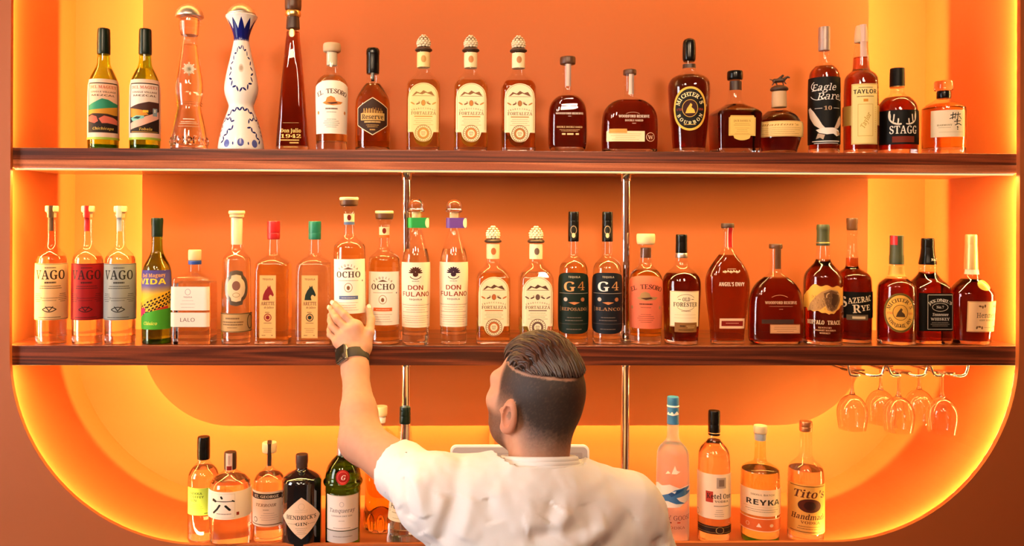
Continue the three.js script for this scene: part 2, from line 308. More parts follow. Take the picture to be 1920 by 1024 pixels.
// spec: kind, at [x, z], row, p profile, c/dr/round section, glass, liquid + level, foot (thick base), caps [[name, mat, profile]], sheets [[name, opts, material]]
function bottle(s) {
  const g = thing(s.kind, s.label, 'bottle', [s.at[0], ROW[s.row] + (s.lift ?? 0) + 0.0003, s.at[1]], s.group);
  if ((s.c ?? 1) === 1 && (s.dr ?? 1) > 0.85 ) g.rotation.y = 0.9 * Math.atan2(camera.position.x - s.at[0], camera.position.z - s.at[1]);   // round bottles are turned to face the bar
  if (s.turn) g.rotation.y = s.turn; if (s.tilt) g.rotation.z = s.tilt;
  if (s.scale) g.scale.setScalar(s.scale);
  const rows = bodyOf(s), foot = s.foot ?? 5;
  if (s.solid) mesh(s.solidName ?? 'body', loft(rows), s.solid, g);
  else {
    mesh('glass', loft(rows, false, true, s.facets), GL[s.glass ?? 'clear'], g);
    mesh('glass_base', loft(cut(rows, 0.5, foot, 0.8), true, true, s.facets), s.glass && /green|vida|olive/.test(s.glass) ? GL.thickGreen : GL.thick, g);
    if (s.liquid) mesh('liquid', loft(cut(rows, foot + 0.6, s.level, 1.1), true, true, s.facets), DR[s.liquid], g);
  }
  for (const [name, mat, pts, dx] of s.caps ?? []) { const m = mesh(name, turned(pts), mat, g); if (dx) m.position.x = dx * U; }
  for (const [name, o, mat] of s.sheets ?? []) mesh(name, wrapGeo(rows, o), mat, g);
  s.extra?.(g, rows);
  return g;
}
// ------------------------------------------------------------------ lettering
const F = { s: 'sans-serif', r: 'serif', m: 'monospace' };
function T(c, str, x, y, size, color, o = {}) {       // one centred line, optionally squeezed to a width
  c.save(); c.fillStyle = color; c.font = `${o.i ? 'italic ' : ''}${o.b === false ? '' : 'bold '}${size}px ${F[o.f ?? 's']}`; c.textAlign = o.a ?? 'center'; c.textBaseline = 'middle';
  c.translate(x, y); if (o.rot) c.rotate(o.rot); if (o.w) { const m = c.measureText(str).width; c.scale(o.w / m, 1); }
  if (o.stroke) { c.lineWidth = o.stroke; c.strokeStyle = o.sc ?? color; c.strokeText(str, 0, 0); }
  c.fillText(str, 0, 0); c.restore();
}
function arcT(c, str, x, y, r, size, color, o = {}) {  // letters on a circle; o.low puts them on its lower half
  const span = o.span ?? 1.6, n = str.length;
  for (let i = 0; i < n; i++) { const k = n > 1 ? i / (n - 1) - 0.5 : 0, a = k * span; const px = x + r * sin(a), py = o.low ? y + r * cos(a) * (o.ry ?? 1) : y - r * cos(a) * (o.ry ?? 1); T(c, str[i], px, py, size, color, { ...o, rot: o.low ? -a : a }); }
}
const bg = (c, w, h, col) => { c.fillStyle = col; c.fillRect(0, 0, w, h); };
function fine(c, x, y, w, n, gap, col, t = 1.4) {      // rows of print too small to read
  c.fillStyle = col; for (let i = 0; i < n; i++) { const k = 0.55 + 0.45 * abs(sin(i * 2.3 + w)); let p = x - w * k / 2; const end = x + w * k / 2; while (p < end) { const q = 2 + 5 * abs(sin(p * 1.7 + i)); c.fillRect(p, y + i * gap, min(q, end - p), t); p += q + 1.6; } }
}
const ring = (c, x, y, rx, ry, lw, col, fill) => { c.beginPath(); c.ellipse(x, y, rx, ry, 0, 0, 7); if (fill) { c.fillStyle = fill; c.fill(); } if (lw) { c.lineWidth = lw; c.strokeStyle = col; c.stroke(); } };
const poly = (c, pts, col) => { c.beginPath(); pts.forEach(([x, y], i) => i ? c.lineTo(x, y) : c.moveTo(x, y)); c.closePath(); c.fillStyle = col; c.fill(); };
const frame = (c, x, y, w, h, lw, col) => { c.lineWidth = lw; c.strokeStyle = col; c.strokeRect(x, y, w, h); };
const rule = (c, x, y, w, t, col) => { c.fillStyle = col; c.fillRect(x - w / 2, y - t / 2, w, t); };
const L = (w, h, f) => paper(canvasTex(w, h, f)), PR = (w, h, f) => inkOn(canvasTex(w, h, f));
const leaf = (c, x, y, a, l, w, col) => { c.save(); c.translate(x, y); c.rotate(a); c.beginPath(); c.ellipse(0, 0, l, w, 0, 0, 7); c.fillStyle = col; c.fill(); c.restore(); };
// ------------------------------------------------------------------ bottles on the upper shelf
const Z1 = -0.07;
function scenic(kind) {                                // picture label of the two green wine-shaped bottles
  return L(200, 330, (c, w, h) => {
    bg(c, w, h, '#f0cdb4'); c.fillStyle = '#2a1c18'; c.fillRect(18, 22, 164, 282);
    const sky = kind ? '#e9d9c8' : '#f2c3a2'; c.fillStyle = sky; c.fillRect(23, 28, 154, 140);
    T(c, 'DEL MAGUEY', 100, 48, 22, '#c9502e', { f: 'r', w: 138 }); T(c, 'SINGLE VILLAGE', 100, 74, 13, '#6a4a3c', { w: 130 }); T(c, 'MEZCAL', 100, 94, 14, '#6a4a3c', { w: 120 });
    if (!kind) {
      poly(c, [[23, 150], [60, 132], [95, 112], [125, 118], [150, 132], [177, 140], [177, 160], [90, 172], [23, 178]], '#2f8f6a');
      poly(c, [[23, 178], [90, 170], [177, 156], [177, 205], [23, 205]], '#d9962e');
      poly(c, [[23, 205], [50, 196], [120, 198], [177, 210], [177, 230], [23, 230]], '#3a2418');
      poly(c, [[23, 215], [45, 205], [70, 214], [78, 240], [60, 252], [23, 240]], '#d8604a'); poly(c, [[80, 225], [105, 208], [150, 218], [177, 232], [177, 258], [120, 250], [95, 252]], '#e0705a');
      T(c, 'Chichicapa', 100, 280, 20, '#e8bb4a', { f: 'r', i: 1, w: 104 });
    } else {
      poly(c, [[23, 160], [70, 142], [120, 128], [177, 130], [177, 190], [23, 176]], '#4a2a22'); poly(c, [[23, 164], [90, 176], [120, 200], [80, 214], [23, 216]], '#e0912f');
      poly(c, [[23, 250], [110, 208], [177, 180], [177, 220], [80, 268], [23, 286]], '#efb49c'); c.fillStyle = '#8fa6b0'; c.fillRect(140, 164, 26, 44); c.fillStyle = '#dfe7e2'; c.fillRect(146, 170, 10, 18);
      poly(c, [[26, 222], [60, 206], [98, 208], [98, 222], [40, 240]], '#7fc0b0'); poly(c, [[40, 222], [62, 212], [84, 214], [70, 226]], '#1d2a2a'); c.fillStyle = '#f0c43a'; c.fillRect(92, 176, 26, 14);
      T(c, 'Tobala', 104, 282, 20, '#e8bb4a', { f: 'r', i: 1, w: 66 }); rule(c, 100, 298, 140, 3, '#d9a53e');
    }
  });
}
const wineP = [[0, 26], [3, 28], [112, 28], [128, 25.5], [143, 19], [155, 12.8], [163, 11.2], [181, 10.3]];
const winecap = [['capsule', C.darkgreen, [[177, 11], [178, 11.8], [200, 11.6], [221, 11.2], [225, 10.4], [225.5, 6]]]];
[[-1.053, 'wine-shaped olive bottle with green hills on its label', 0], [-0.949, 'wine-shaped olive bottle with a road and car on its label', 1]].forEach(([x, l, k]) =>
  bottle({ kind: 'mezcal_bottle', label: l, at: [x, Z1], row: 'top', p: wineP, glass: 'olive', liquid: 'clear', level: 150, foot: 8, caps: winecap, sheets: [['label', { y0: 21, y1: 128, ang: 0.84 }, scenic(k)], ['label_foot', { y0: 17, y1: 21.5, ang: 0.95 }, std(lin(0.35, 0.52, 0.03), 0.5)]] }));

// tall clear decanter with silver dome
bottle({ kind: 'tequila_decanter', label: 'clear hourglass decanter with a silver dome stopper', at: [-0.838, Z1], row: 'top', foot: 9,
  p: [[0, 34], [3, 35], [10, 34.5], [40, 30], [72, 23], [80, 22], [84, 21.2], [92, 23.5], [110, 25.8], [126, 25.6], [150, 21.2], [178, 17], [200, 14], [207, 14], [212, 17], [225, 20], [240, 21], [247, 20]], liquid: 'clear', level: 196,
  caps: [['stopper_dome', C.silver, [[246, 20], [247, 25.5], [250, 26], [258, 24], [266, 18], [271, 9], [272, 2]]], ['stopper_plug', GL.thick, [[214, 15], [216, 16], [243, 17.5], [245, 17]]]],
  sheets: [['etched_print', { y0: 38, y1: 60, ang: 0.5 }, PR(200, 80, (c) => { fine(c, 100, 14, 120, 1, 8, '#fff2dc', 6); fine(c, 100, 34, 150, 2, 12, '#fbe6c6', 4); rule(c, 100, 66, 170, 2, '#fbe6c6'); })]],
  extra: (g, rows) => {
    const bits = []; for (let i = 0; i < 8; i++) bits.push(box(0.0035, 0.0016 + (i % 2 ? 0.024 : 0.032), 0.0016).rotateZ(i * PI / 8)); mesh('star_emblem', merge(bits).translate(0, 148 * U, 21.5 * U), C.cream, g);
    for (const [y, r] of [[83, 22.2], [87, 22.6]]) mesh('waist_ring', new THREE.TorusGeometry(r * U, 0.0016, 8, 48).rotateX(PI / 2).translate(0, y * U, 0), GL.thick, g);
    for (let i = 0; i < 20; i++) { const a = i / 20 * 2 * PI, s = new THREE.OctahedronGeometry(0.0075).scale(0.75, 1.5, 0.4).rotateX(-0.12).translate(0, 17 * U, 33.6 * U).rotateY(a); mesh('cut_diamond', s, GL.thick, g); }
  } });
// white and blue painted ceramic decanter
function sprig(c, x, y, a, n, step, l, col, bend = 0) { for (let i = 0; i < n; i++) { leaf(c, x, y, a + (i % 2 ? 0.75 : -0.75), l, l * 0.38, col); x += cos(a) * step; y += sin(a) * step; a += bend; } }
const ceramicArt = canvasTex(512, 1024, (c, w, h) => {
  bg(c, w, h, '#f6ede6'); const B = '#1c2468', Y = (v) => h - (v / 252) * h, X = (u) => w / 2 + u * w / 2;
  c.fillStyle = '#141c6e'; c.fillRect(0, Y(228), w, Y(209) - Y(228)); for (let i = -2; i < 3; i++) poly(c, [[X(i / 2.4 - 0.21), Y(228) + 1], [X(i / 2.4), Y(248)], [X(i / 2.4 + 0.21), Y(228) + 1]], '#141c6e');
  for (let i = -8; i < 9; i++) ring(c, X(i / 8), Y(208), 13, 9, 0, B, '#141c6e');
  for (let i = 0; i < 24; i++) { const a = i / 24 * 2 * PI, x = X(0.52 * sin(a)), y = Y(152 + 41 * cos(a)); leaf(c, x, y, Math.atan2(41 * sin(a) * h / 252, 0.52 * cos(a) * w / 2) + (i % 2 ? 0.85 : -0.85), 21, 7.5, B); }
  ring(c, X(0), Y(152), 30, 34, 0, B, '#e2d3c4'); for (let i = 0; i < 8; i++) leaf(c, X(0), Y(152), i * PI / 8, 26, 3.5, '#b9a58f');
  for (const s of [-1, 1]) {
    sprig(c, X(0), Y(76), s < 0 ? PI : 0, 6, 32, 21, B, s * 0.15); sprig(c, X(s * 0.28), Y(40), s < 0 ? PI - 0.6 : 0.6, 6, 28, 18, B, s * 0.15); sprig(c, X(s * 0.3), Y(52), s < 0 ? PI + 0.5 : -0.5, 5, 28, 18, B, s * 0.24); sprig(c, X(s * 0.8), Y(60), PI / 2, 5, 34, 18, B, -s * 0.05);
    ring(c, X(s * 0.42), Y(10), 24, 30, 0, B, '#5a62a8'); leaf(c, X(s * 0.22), Y(10), 1.5, 12, 5, B);
  }
  ring(c, X(0), Y(12), 24, 30, 0, B, '#4a52a0');
});
bottle({ kind: 'tequila_decanter', label: 'white ceramic decanter with dark blue painted sprigs and silver dome', at: [-0.707, Z1], row: 'top', solid: C.ceramic, solidName: 'ceramic_body',
  p: [[0, 41], [2, 42.5], [20, 40], [50, 33], [72, 25], [80, 22.5], [85, 22.5], [93, 26], [108, 30.8], [122, 30.8], [146, 26.5], [175, 19.5], [200, 14.5], [208, 13.4], [214, 14.5], [229, 19], [243, 26], [249, 29.5], [251, 29.5], [252, 25]],
  caps: [['stopper_dome', C.silver, [[251.5, 25], [253, 26.5], [256, 26], [264, 22], [272, 12], [275, 2]]]],
  sheets: [['painted_glaze', { y0: 0.5, y1: 248, ang: 0.98, rowsN: 60, off: 0.25 }, paper(ceramicArt, 0.18)]] });
// tall tapering dark amber bottle
bottle({ kind: 'tequila_bottle', label: 'very tall tapering dark amber bottle with gold lettering', at: [-0.577, Z1], row: 'top', p: [[0, 30], [2, 31], [15, 30.5], [112, 23.5], [179, 17.3], [230, 12], [247, 10.5], [250, 13], [260, 13.5]], dr: 0.72, c: 0.8, round: 235, blend: 120, liquid: 'bourbon', level: 222, foot: 8,
  caps: [['neck_ring', C.gold, [[250, 12], [252, 14.5], [260, 14.5], [262, 12]]], ['stopper', C.wood, [[262, 12], [264, 15.5], [288, 15.5], [291, 13]]], ['neck_strip', C.brown, [[228, 12.6], [229, 12.9], [249, 11.6], [250, 11]]]],
  sheets: [['gold_print', { y0: 3, y1: 54, ang: 0.62 }, PR(240, 280, (c) => { rule(c, 120, 20, 150, 3, '#caa257'); T(c, 'Don Julio', 120, 100, 54, '#f4c65a', { f: 'r', w: 190 }); T(c, '1942', 120, 156, 52, '#f4c65a', { f: 'r', w: 190 }); fine(c, 112, 190, 180, 1, 8, '#f0bd55', 12); fine(c, 150, 216, 100, 1, 8, '#f0bd55', 14); fine(c, 120, 262, 130, 1, 8, '#f0bd55', 8); })],
    ['medallion', { y0: 210, y1: 225, w: 6, shape: 'oval', off: 1.2 }, C.gold]] });
// hat bottles (one upper, one lower shelf)
const hatP = [[0, 28.5], [2, 29.5], [20, 29.5], [60, 31], [110, 32], [122, 31], [134, 26], [142, 16], [149, 12], [160, 11], [180, 11], [182, 13.5], [185, 13.5]];
function hatLabel(paperCol, ink, hat) {
  return L(260, 330, (c, w) => {
    bg(c, w, 330, paperCol); arcT(c, 'EL TESORO', 132, 330, 262, 40, ink, { span: 0.74, f: 'r' });
    poly(c, [[70, 140], [92, 130], [100, 108], [125, 98], [150, 108], [160, 130], [206, 134], [190, 148], [140, 156], [96, 152]], hat); poly(c, [[96, 140], [160, 134], [172, 142], [130, 150]], ink);
    fine(c, 130, 172, 80, 1, 8, ink, 9); fine(c, 130, 196, 70, 1, 8, ink, 3); fine(c, 130, 240, 110, 5, 12, ink, 2.4); for (const s of [-1, 1]) { ring(c, 130 + s * 96, 200, 8, 11, 0, ink, hat); }
  });
}
bottle({ kind: 'tequila_bottle', label: 'white labelled hat tequila with a pale stopper on the upper shelf', at: [-0.478, Z1], row: 'top', p: hatP, liquid: 'straw', level: 140, foot: 17, caps: [['stopper', C.cork, [[185, 14], [186.5, 16.5], [198, 16.8], [201, 15]]], ['cork', C.cream, [[160, 9.6], [162, 10], [184, 10], [185, 9]]]],
  sheets: [['label', { y0: 30, y1: 128, ang: 0.74, shape: 'archflat' }, hatLabel('#fbeedd', '#5a3426', '#d9853f')]] });
// reposado with black wax neck and hexagon label
bottle({ kind: 'tequila_bottle', label: 'amber bottle with black cap and hexagonal dark label', at: [-0.374, Z1], row: 'top', p: [[0, 31], [3, 33.5], [85, 33.5], [100, 31.5], [118, 21], [128, 13], [134, 11.6], [150, 11]], liquid: 'anejo', level: 126, foot: 6,
  caps: [['wax_cap', C.black, [[145, 11], [146, 12.2], [180, 12], [182, 12.6], [190, 12.4], [193, 10]]]],
  sheets: [['label', { y0: 27, y1: 97, w: 32, shape: 'hex' }, L(260, 260, (c) => {
    bg(c, 260, 260, '#3a2116'); c.lineWidth = 10; c.strokeStyle = '#f2ddb4'; c.beginPath(); [[0, 70], [130, 0], [260, 70], [260, 190], [130, 260], [0, 190]].forEach(([x, y], i) => i ? c.lineTo(x, y) : c.moveTo(x, y)); c.closePath(); c.stroke();
    for (let i = 0; i < 16; i++) { c.fillStyle = i % 2 ? '#c99a4c' : '#8a5c2c'; const x = 50 + i * 10; c.fillRect(x, 100 - 22 * abs(sin(i * 1.7)) - 10 * (1 - abs(i - 8) / 8), 8, 40); }
    c.fillStyle = '#caa05a'; c.fillRect(36, 108, 190, 50); T(c, 'Reserve', 130, 134, 46, '#2a160c', { f: 'r', w: 172 }); fine(c, 130, 164, 130, 1, 8, '#e2bb74', 10); fine(c, 130, 188, 120, 2, 12, '#c99a4c', 5); fine(c, 130, 218, 60, 1, 8, '#d9a95a', 8);
  })], ['back_label', { y0: 6, y1: 22, w: 24, back: 1, off: -1.6 }, std(lin(0.80, 0.55, 0.10), 0.6)], ['wax_tail', { y0: 129, y1: 147, w: 3 }, C.black]] });
// piña-stopper bottles
const pinaP = [[0, 30], [2, 31.5], [118, 31.5], [125, 30.3], [136, 24], [144, 16], [151, 12], [165, 11.3], [186, 11.3], [187, 12]];
function pinaLabel(base, ink, em) {
  return L(260, 480, (c) => {
    bg(c, 260, 480, base); c.lineWidth = 4; c.strokeStyle = ink; c.beginPath(); c.ellipse(130, 120, 116, 112, 0, PI, 2 * PI); c.moveTo(14, 118); c.lineTo(14, 380); c.moveTo(246, 118); c.lineTo(246, 380); c.globalAlpha = 0.5; c.stroke(); c.globalAlpha = 1;
    poly(c, [[40, 104], [70, 72], [104, 84], [130, 62], [164, 80], [196, 70], [220, 104]], ink); poly(c, [[52, 104], [80, 86], [120, 96], [150, 82], [208, 104]], base); rule(c, 130, 108, 190, 3, ink);
    ring(c, 130, 164, 17, 22, 3, ink, em); for (const s of [-1, 1]) { leaf(c, 130 + s * 44, 170, s * 0.4, 18, 6, ink); leaf(c, 130 + s * 88, 168, -s * 0.5, 20, 6, em); T(c, s < 0 ? 'P' : 'M', 130 + s * 34, 160, 22, ink, { f: 'r' }); }
    arcT(c, 'TRADICIONAL', 130, 500, 292, 17, ink, { span: 0.66, f: 'r' }); T(c, 'FORTALEZA', 130, 248, 34, ink, { f: 'r', w: 206 }); rule(c, 130, 274, 150, 8, em); fine(c, 130, 292, 150, 3, 16, ink, 2.6); fine(c, 130, 340, 180, 2, 14, em, 3);
    ring(c, 130, 410, 66, 66, 5, ink, base); ring(c, 130, 410, 46, 46, 3, ink, em); for (let i = 0; i < 22; i++) leaf(c, 130 + 56 * cos(i / 22 * 6.283), 410 + 56 * sin(i / 22 * 6.283), i / 22 * 6.283, 5, 2.6, ink); ring(c, 130, 410, 30, 30, 0, ink, base); fine(c, 130, 396, 40, 4, 9, ink, 4);
  });
}
function pinaExtra(g) {
  const parts = [];
  for (let k = 0; k < 6; k++) { const n = [10, 11, 11, 9, 7, 3][k], y = 197 + k * 3.9, r = [12, 13, 12.8, 11, 8, 3][k]; for (let i = 0; i < n; i++) parts.push(new THREE.SphereGeometry(0.0046, 8, 6).scale(1, 0.72, 0.75).rotateX(-0.15 * k).translate(0, y * U, r * U * 0.88).rotateY((i + (k % 2) / 2) / n * 2 * PI)); }
  mesh('stopper_core', new THREE.SphereGeometry(0.0158, 18, 14).scale(1, 1.05, 1).translate(0, 205 * U, 0), C.wood, g); mesh('agave_stopper', merge(parts), C.cream, g);
}
const pina = (x, row, label, base, ink, em, liq, group) => bottle({ kind: 'tequila_bottle', label, at: [x, Z1 + 0.004], row, p: pinaP, c: 0.42, dr: 0.82, round: 150, liquid: liq, level: 132, foot: 7, group,
  caps: [['stopper_flange', C.brown, [[187, 12], [188.5, 16], [191, 16.3], [194, 12.5]]], ['neck_label', paper(canvasTex(220, 80, (c) => { bg(c, 220, 80, base); rule(c, 110, 6, 220, 4, ink); rule(c, 110, 74, 220, 4, ink); })), [[157, 11.8], [157.5, 12.4], [184, 12.4], [185, 11.8]]]],
  sheets: [['label', { y0: 16, y1: 125, w: 29, shape: 'seal', rowsN: 14 }, pinaLabel(base, ink, em)], ['neck_emblem', { y0: 165, y1: 178, w: 5, shape: 'oval', off: 1.4 }, std(new THREE.Color(em), 0.5)], ['back_label', { y0: 12, y1: 46, w: 17, shape: 'oval', back: 1, off: -1.6 }, std(lin(0.85, 0.58, 0.10), 0.6)]], extra: pinaExtra });
pina(-0.245, 'top', 'agave-stopper bottle with yellow label, nearest the hexagon-label bottle', '#f0d793', '#9a6a34', '#c98f3c', 'straw');
pina(-0.125, 'top', 'middle of three agave-stopper bottles on the upper shelf', '#f4e2b0', '#8a5a34', '#c9803c', 'amber');
pina(-0.003, 'top', 'agave-stopper bottle with brown emblem, nearest the small dark flask', '#f3e0b4', '#7a4c30', '#b8763c', 'anejo');
// broad dark flasks with white print
function strapCap(h0, h1, h2, r) { return [['stopper', C.wood, [[h1, r * 0.9], [h1 + 0.8, r], [h2 - 1, r], [h2, r * 0.9]]]]; }
bottle({ kind: 'bourbon_flask', label: 'narrow domed dark bourbon flask with small white print', at: [0.124, Z1], row: 'top', p: [[0, 29], [2, 31], [10, 36], [20, 36.8], [75, 36.8], [92, 33], [103, 24], [109, 13], [113, 9], [122, 8], [150, 9.2], [166, 9.6]], c: 0.92, dr: 0.62, round: 112, liquid: 'dark', level: 106, foot: 9,
  caps: strapCap(0, 166, 180, 14.5), sheets: [['painted_highlight', { y0: 22, y1: 88, w: 30 }, PR(300, 330, (c) => { c.lineWidth = 4; c.strokeStyle = '#caa98c'; c.beginPath(); c.arc(150, 130, 120, -2.2, -0.95); c.stroke(); T(c, 'WOODFORD RESERVE', 150, 84, 26, '#f6e4d0', { f: 'r', w: 262 }); fine(c, 150, 108, 30, 1, 8, '#f6e4d0', 5); T(c, 'DOUBLE DOUBLE OAKED', 150, 212, 22, '#f3c98a', { f: 'r', w: 244 }); fine(c, 150, 234, 190, 2, 12, '#e8b978', 5); c.fillStyle = '#f3c98a'; for (const [x, w] of [[78, 34], [126, 60], [206, 30]]) c.fillRect(x, 268, w, 16); })],
    ['neck_strip', { y0: 124, y1: 166, w: 5, off: 0.9 }, C.foil]] });
bottle({ kind: 'bourbon_flask', label: 'broad domed dark bourbon flask with cream strip on the upper shelf', at: [0.284, Z1], row: 'top', p: [[0, 48], [2, 51], [8, 53.5], [62, 53.5], [80, 49.5], [94, 38], [101, 22], [104, 12.5], [109, 11], [130, 11], [147, 11.5]], c: 0.95, dr: 0.46, round: 108, blend: 14, liquid: 'bourbon', level: 99, foot: 6,
  caps: strapCap(0, 147, 157, 12.2), sheets: [['painted_highlight', { y0: 50, y1: 80, w: 40 }, PR(400, 150, (c) => { T(c, 'WOODFORD RESERVE', 210, 68, 34, '#f3dcc4', { f: 'r', w: 290 }); T(c, 'DOUBLE OAKED', 210, 106, 26, '#f0cfae', { f: 'r', w: 170 }); fine(c, 210, 130, 36, 1, 8, '#f0cfae', 6); c.lineWidth = 4; c.strokeStyle = '#b98a66'; c.beginPath(); c.arc(200, 180, 150, -2, -1.15); c.stroke(); })],
    ['cream_label', { y0: 19.5, y1: 39, w: 36, s0: -14 }, L(300, 80, (c) => { bg(c, 300, 80, '#f3dfae'); fine(c, 150, 20, 250, 4, 14, '#c9a870', 3); })], ['orange_tab', { y0: 35, y1: 43, w: 17, s0: -28, off: 0.8 }, std(lin(0.72, 0.32, 0.05), 0.5)],
    ['round_seal', { y0: 19, y1: 37, w: 9, s0: 33 }, PR(100, 100, (c) => { ring(c, 50, 50, 44, 44, 6, '#e0b58c'); T(c, 'W', 50, 52, 56, '#e0b58c', { f: 'r' }); })], ['neck_strip', { y0: 109, y1: 147, w: 5, off: 0.9 }, C.foil]] });
// bulbous black-wax bourbon with oval label
function ovalLabel(base, ink, edge, mid, low) {
  return L(260, 340, (c) => { bg(c, 260, 340, edge); ring(c, 130, 170, 116, 156, 6, ink, base); arcT(c, 'MICHTER\'S', 130, 160, 92, 44, ink === '#e9b84a' ? '#ffe6a8' : ink, { span: 2.4, f: 'r', ry: 1.1 }); arcT(c, low, 130, 176, 92, 36, ink === '#e9b84a' ? '#ffe6a8' : ink, { span: 2.2, f: 'r', low: 1, ry: 1.15 }); ring(c, 130, 168, 56, 66, 4, ink, mid);
    poly(c, [[96, 206], [108, 170], [120, 150], [134, 128], [146, 140], [140, 160], [160, 178], [168, 206]], ink); T(c, '1753', 50, 176, 24, '#c8452a', { f: 'r', w: 44 }); T(c, 'USA', 212, 176, 24, '#c8452a', { f: 'r', w: 40 }); fine(c, 130, 290, 90, 1, 8, ink, 6); });
}
bottle({ kind: 'bourbon_bottle', label: 'bulbous dark bourbon bottle with black wax top and oval black label', at: [0.437, Z1], row: 'top', p: [[0, 29], [2, 30], [12, 31], [60, 35.5], [115, 39.6], [130, 39.6], [142, 34], [149, 20], [154, 13], [162, 11.4], [177, 11.2]], liquid: 'bourbon', level: 146, foot: 9, dr: 0.9, c: 1,
  caps: [['wax_cap', C.black, [[173, 9.5], [176, 11.8], [184, 12.2], [205, 12], [214, 10.5], [217, 4]]]], sheets: [['oval_label', { y0: 40, y1: 121, w: 32, shape: 'oval', s0: 1, rowsN: 16 }, ovalLabel('#171210', '#e9b84a', '#e9b84a', '#3a1512', 'BOURBON')], ['neck_label', { y0: 160, y1: 168, ang: 0.9 }, C.brown]] });
bottle({ kind: 'bourbon_bottle', label: 'square-shouldered dark bottle with cream shield label', at: [0.556, Z1], row: 'top', p: [[0, 38], [2, 40], [70, 42], [77, 41], [86, 29], [93, 18], [100, 12.5], [122, 11.6], [140, 11.5]], c: 0.28, dr: 0.85, round: 98, blend: 20, liquid: 'bourbon', level: 92, foot: 8,
  caps: [['stopper', C.black, [[139, 12], [140, 14.3], [154, 14.3], [156, 13]]]], sheets: [['shield_label', { y0: 22, y1: 68, w: 25, shape: 'shield' }, L(240, 220, (c) => { bg(c, 240, 220, '#f0c568'); frame(c, 10, 8, 220, 160, 3, '#c08a3a'); T(c, 'JACK DANIEL\'S', 120, 48, 24, '#a06a2a', { f: 'r', w: 150 }); fine(c, 120, 70, 150, 2, 14, '#b98438', 4); fine(c, 120, 110, 130, 4, 16, '#b98438', 3); })], ['neck_label', { y0: 119, y1: 136, ang: 0.8 }, C.brown]] });
// squat round bottle with horse stopper
bottle({ kind: 'bourbon_bottle', label: 'squat round bourbon bottle with a horse figure on its stopper', at: [0.671, Z1], row: 'top', p: [[0, 31], [3, 33], [20, 38], [36, 41.5], [56, 41.5], [70, 35], [81, 23], [87, 14], [100, 12.6], [119, 12.4]], facets: 3, liquid: 'bourbon', level: 80, foot: 5,
  caps: [['stopper', C.brown, [[119, 11], [120, 16], [124, 16.4], [128, 12], [130, 5]]], ['neck_label', C.tan, [[88, 13.6], [89, 13.9], [117, 13.1], [118, 12.8]]]], sheets: [['paper_band', { y0: 29.5, y1: 58.5, ang: 0.98, off: 1 }, L(360, 120, (c) => { bg(c, 360, 120, '#eec67e'); rule(c, 180, 6, 360, 3, '#b98a48'); rule(c, 180, 114, 360, 3, '#b98a48'); T(c, 'Blanton\'s', 180, 30, 22, '#a9793c', { f: 'r', i: 1, w: 200 }); fine(c, 180, 52, 250, 4, 15, '#b08446', 3); })]],
  extra: (g) => {
    const m = C.brown, limb = (a, b, r0, r1) => { const v = new THREE.Vector3(b[0] - a[0], b[1] - a[1], b[2] - a[2]), l = v.length(), q = new THREE.CylinderGeometry(r1, r0, l, 8).translate(0, l / 2, 0); q.applyQuaternion(new THREE.Quaternion().setFromUnitVectors(new THREE.Vector3(0, 1, 0), v.normalize())); return q.translate(...a); }, k = U;
    const H = [[-7, 138], [6, 138.5]].map(([x, y]) => [x * k, y * k, 0]), b = [limb(H[0], H[1], 0.0048, 0.0052), new THREE.SphereGeometry(0.0052, 10, 8).translate(...H[0]), new THREE.SphereGeometry(0.0055, 10, 8).translate(...H[1])];
    b.push(limb(H[1], [12 * k, 143.5 * k, 0], 0.0042, 0.0026), limb([12 * k, 144 * k, 0], [16.5 * k, 142 * k, 0], 0.0028, 0.0018), limb(H[0], [-15 * k, 141 * k, 0], 0.0018, 0.0008));
    for (const [x0, x1, y1, z] of [[-7, -11, 130, 2], [-6, -3, 130, -2], [6, 11, 131.5, 2], [5, 7, 130, -2]]) b.push(limb([x0 * k, 137 * k, z * k], [(x0 + x1) / 2 * k, (134 + (x1 > 0 ? 0.6 : 0)) * k, z * k], 0.0024, 0.0017), limb([(x0 + x1) / 2 * k, 134 * k, z * k], [x1 * k, y1 * k, z * k], 0.0016, 0.0011));
    b.push(limb([-1 * k, 140 * k, 0], [4 * k, 144.5 * k, 0], 0.0036, 0.003), new THREE.SphereGeometry(0.0029, 10, 8).translate(5.5 * k, 146 * k, 0));
    mesh('horse_figure', merge(b).translate(0, -130 * U, 0).scale(1.12, 1.12, 1.3).translate(0, 130 * U, 0), m, g);
  } });
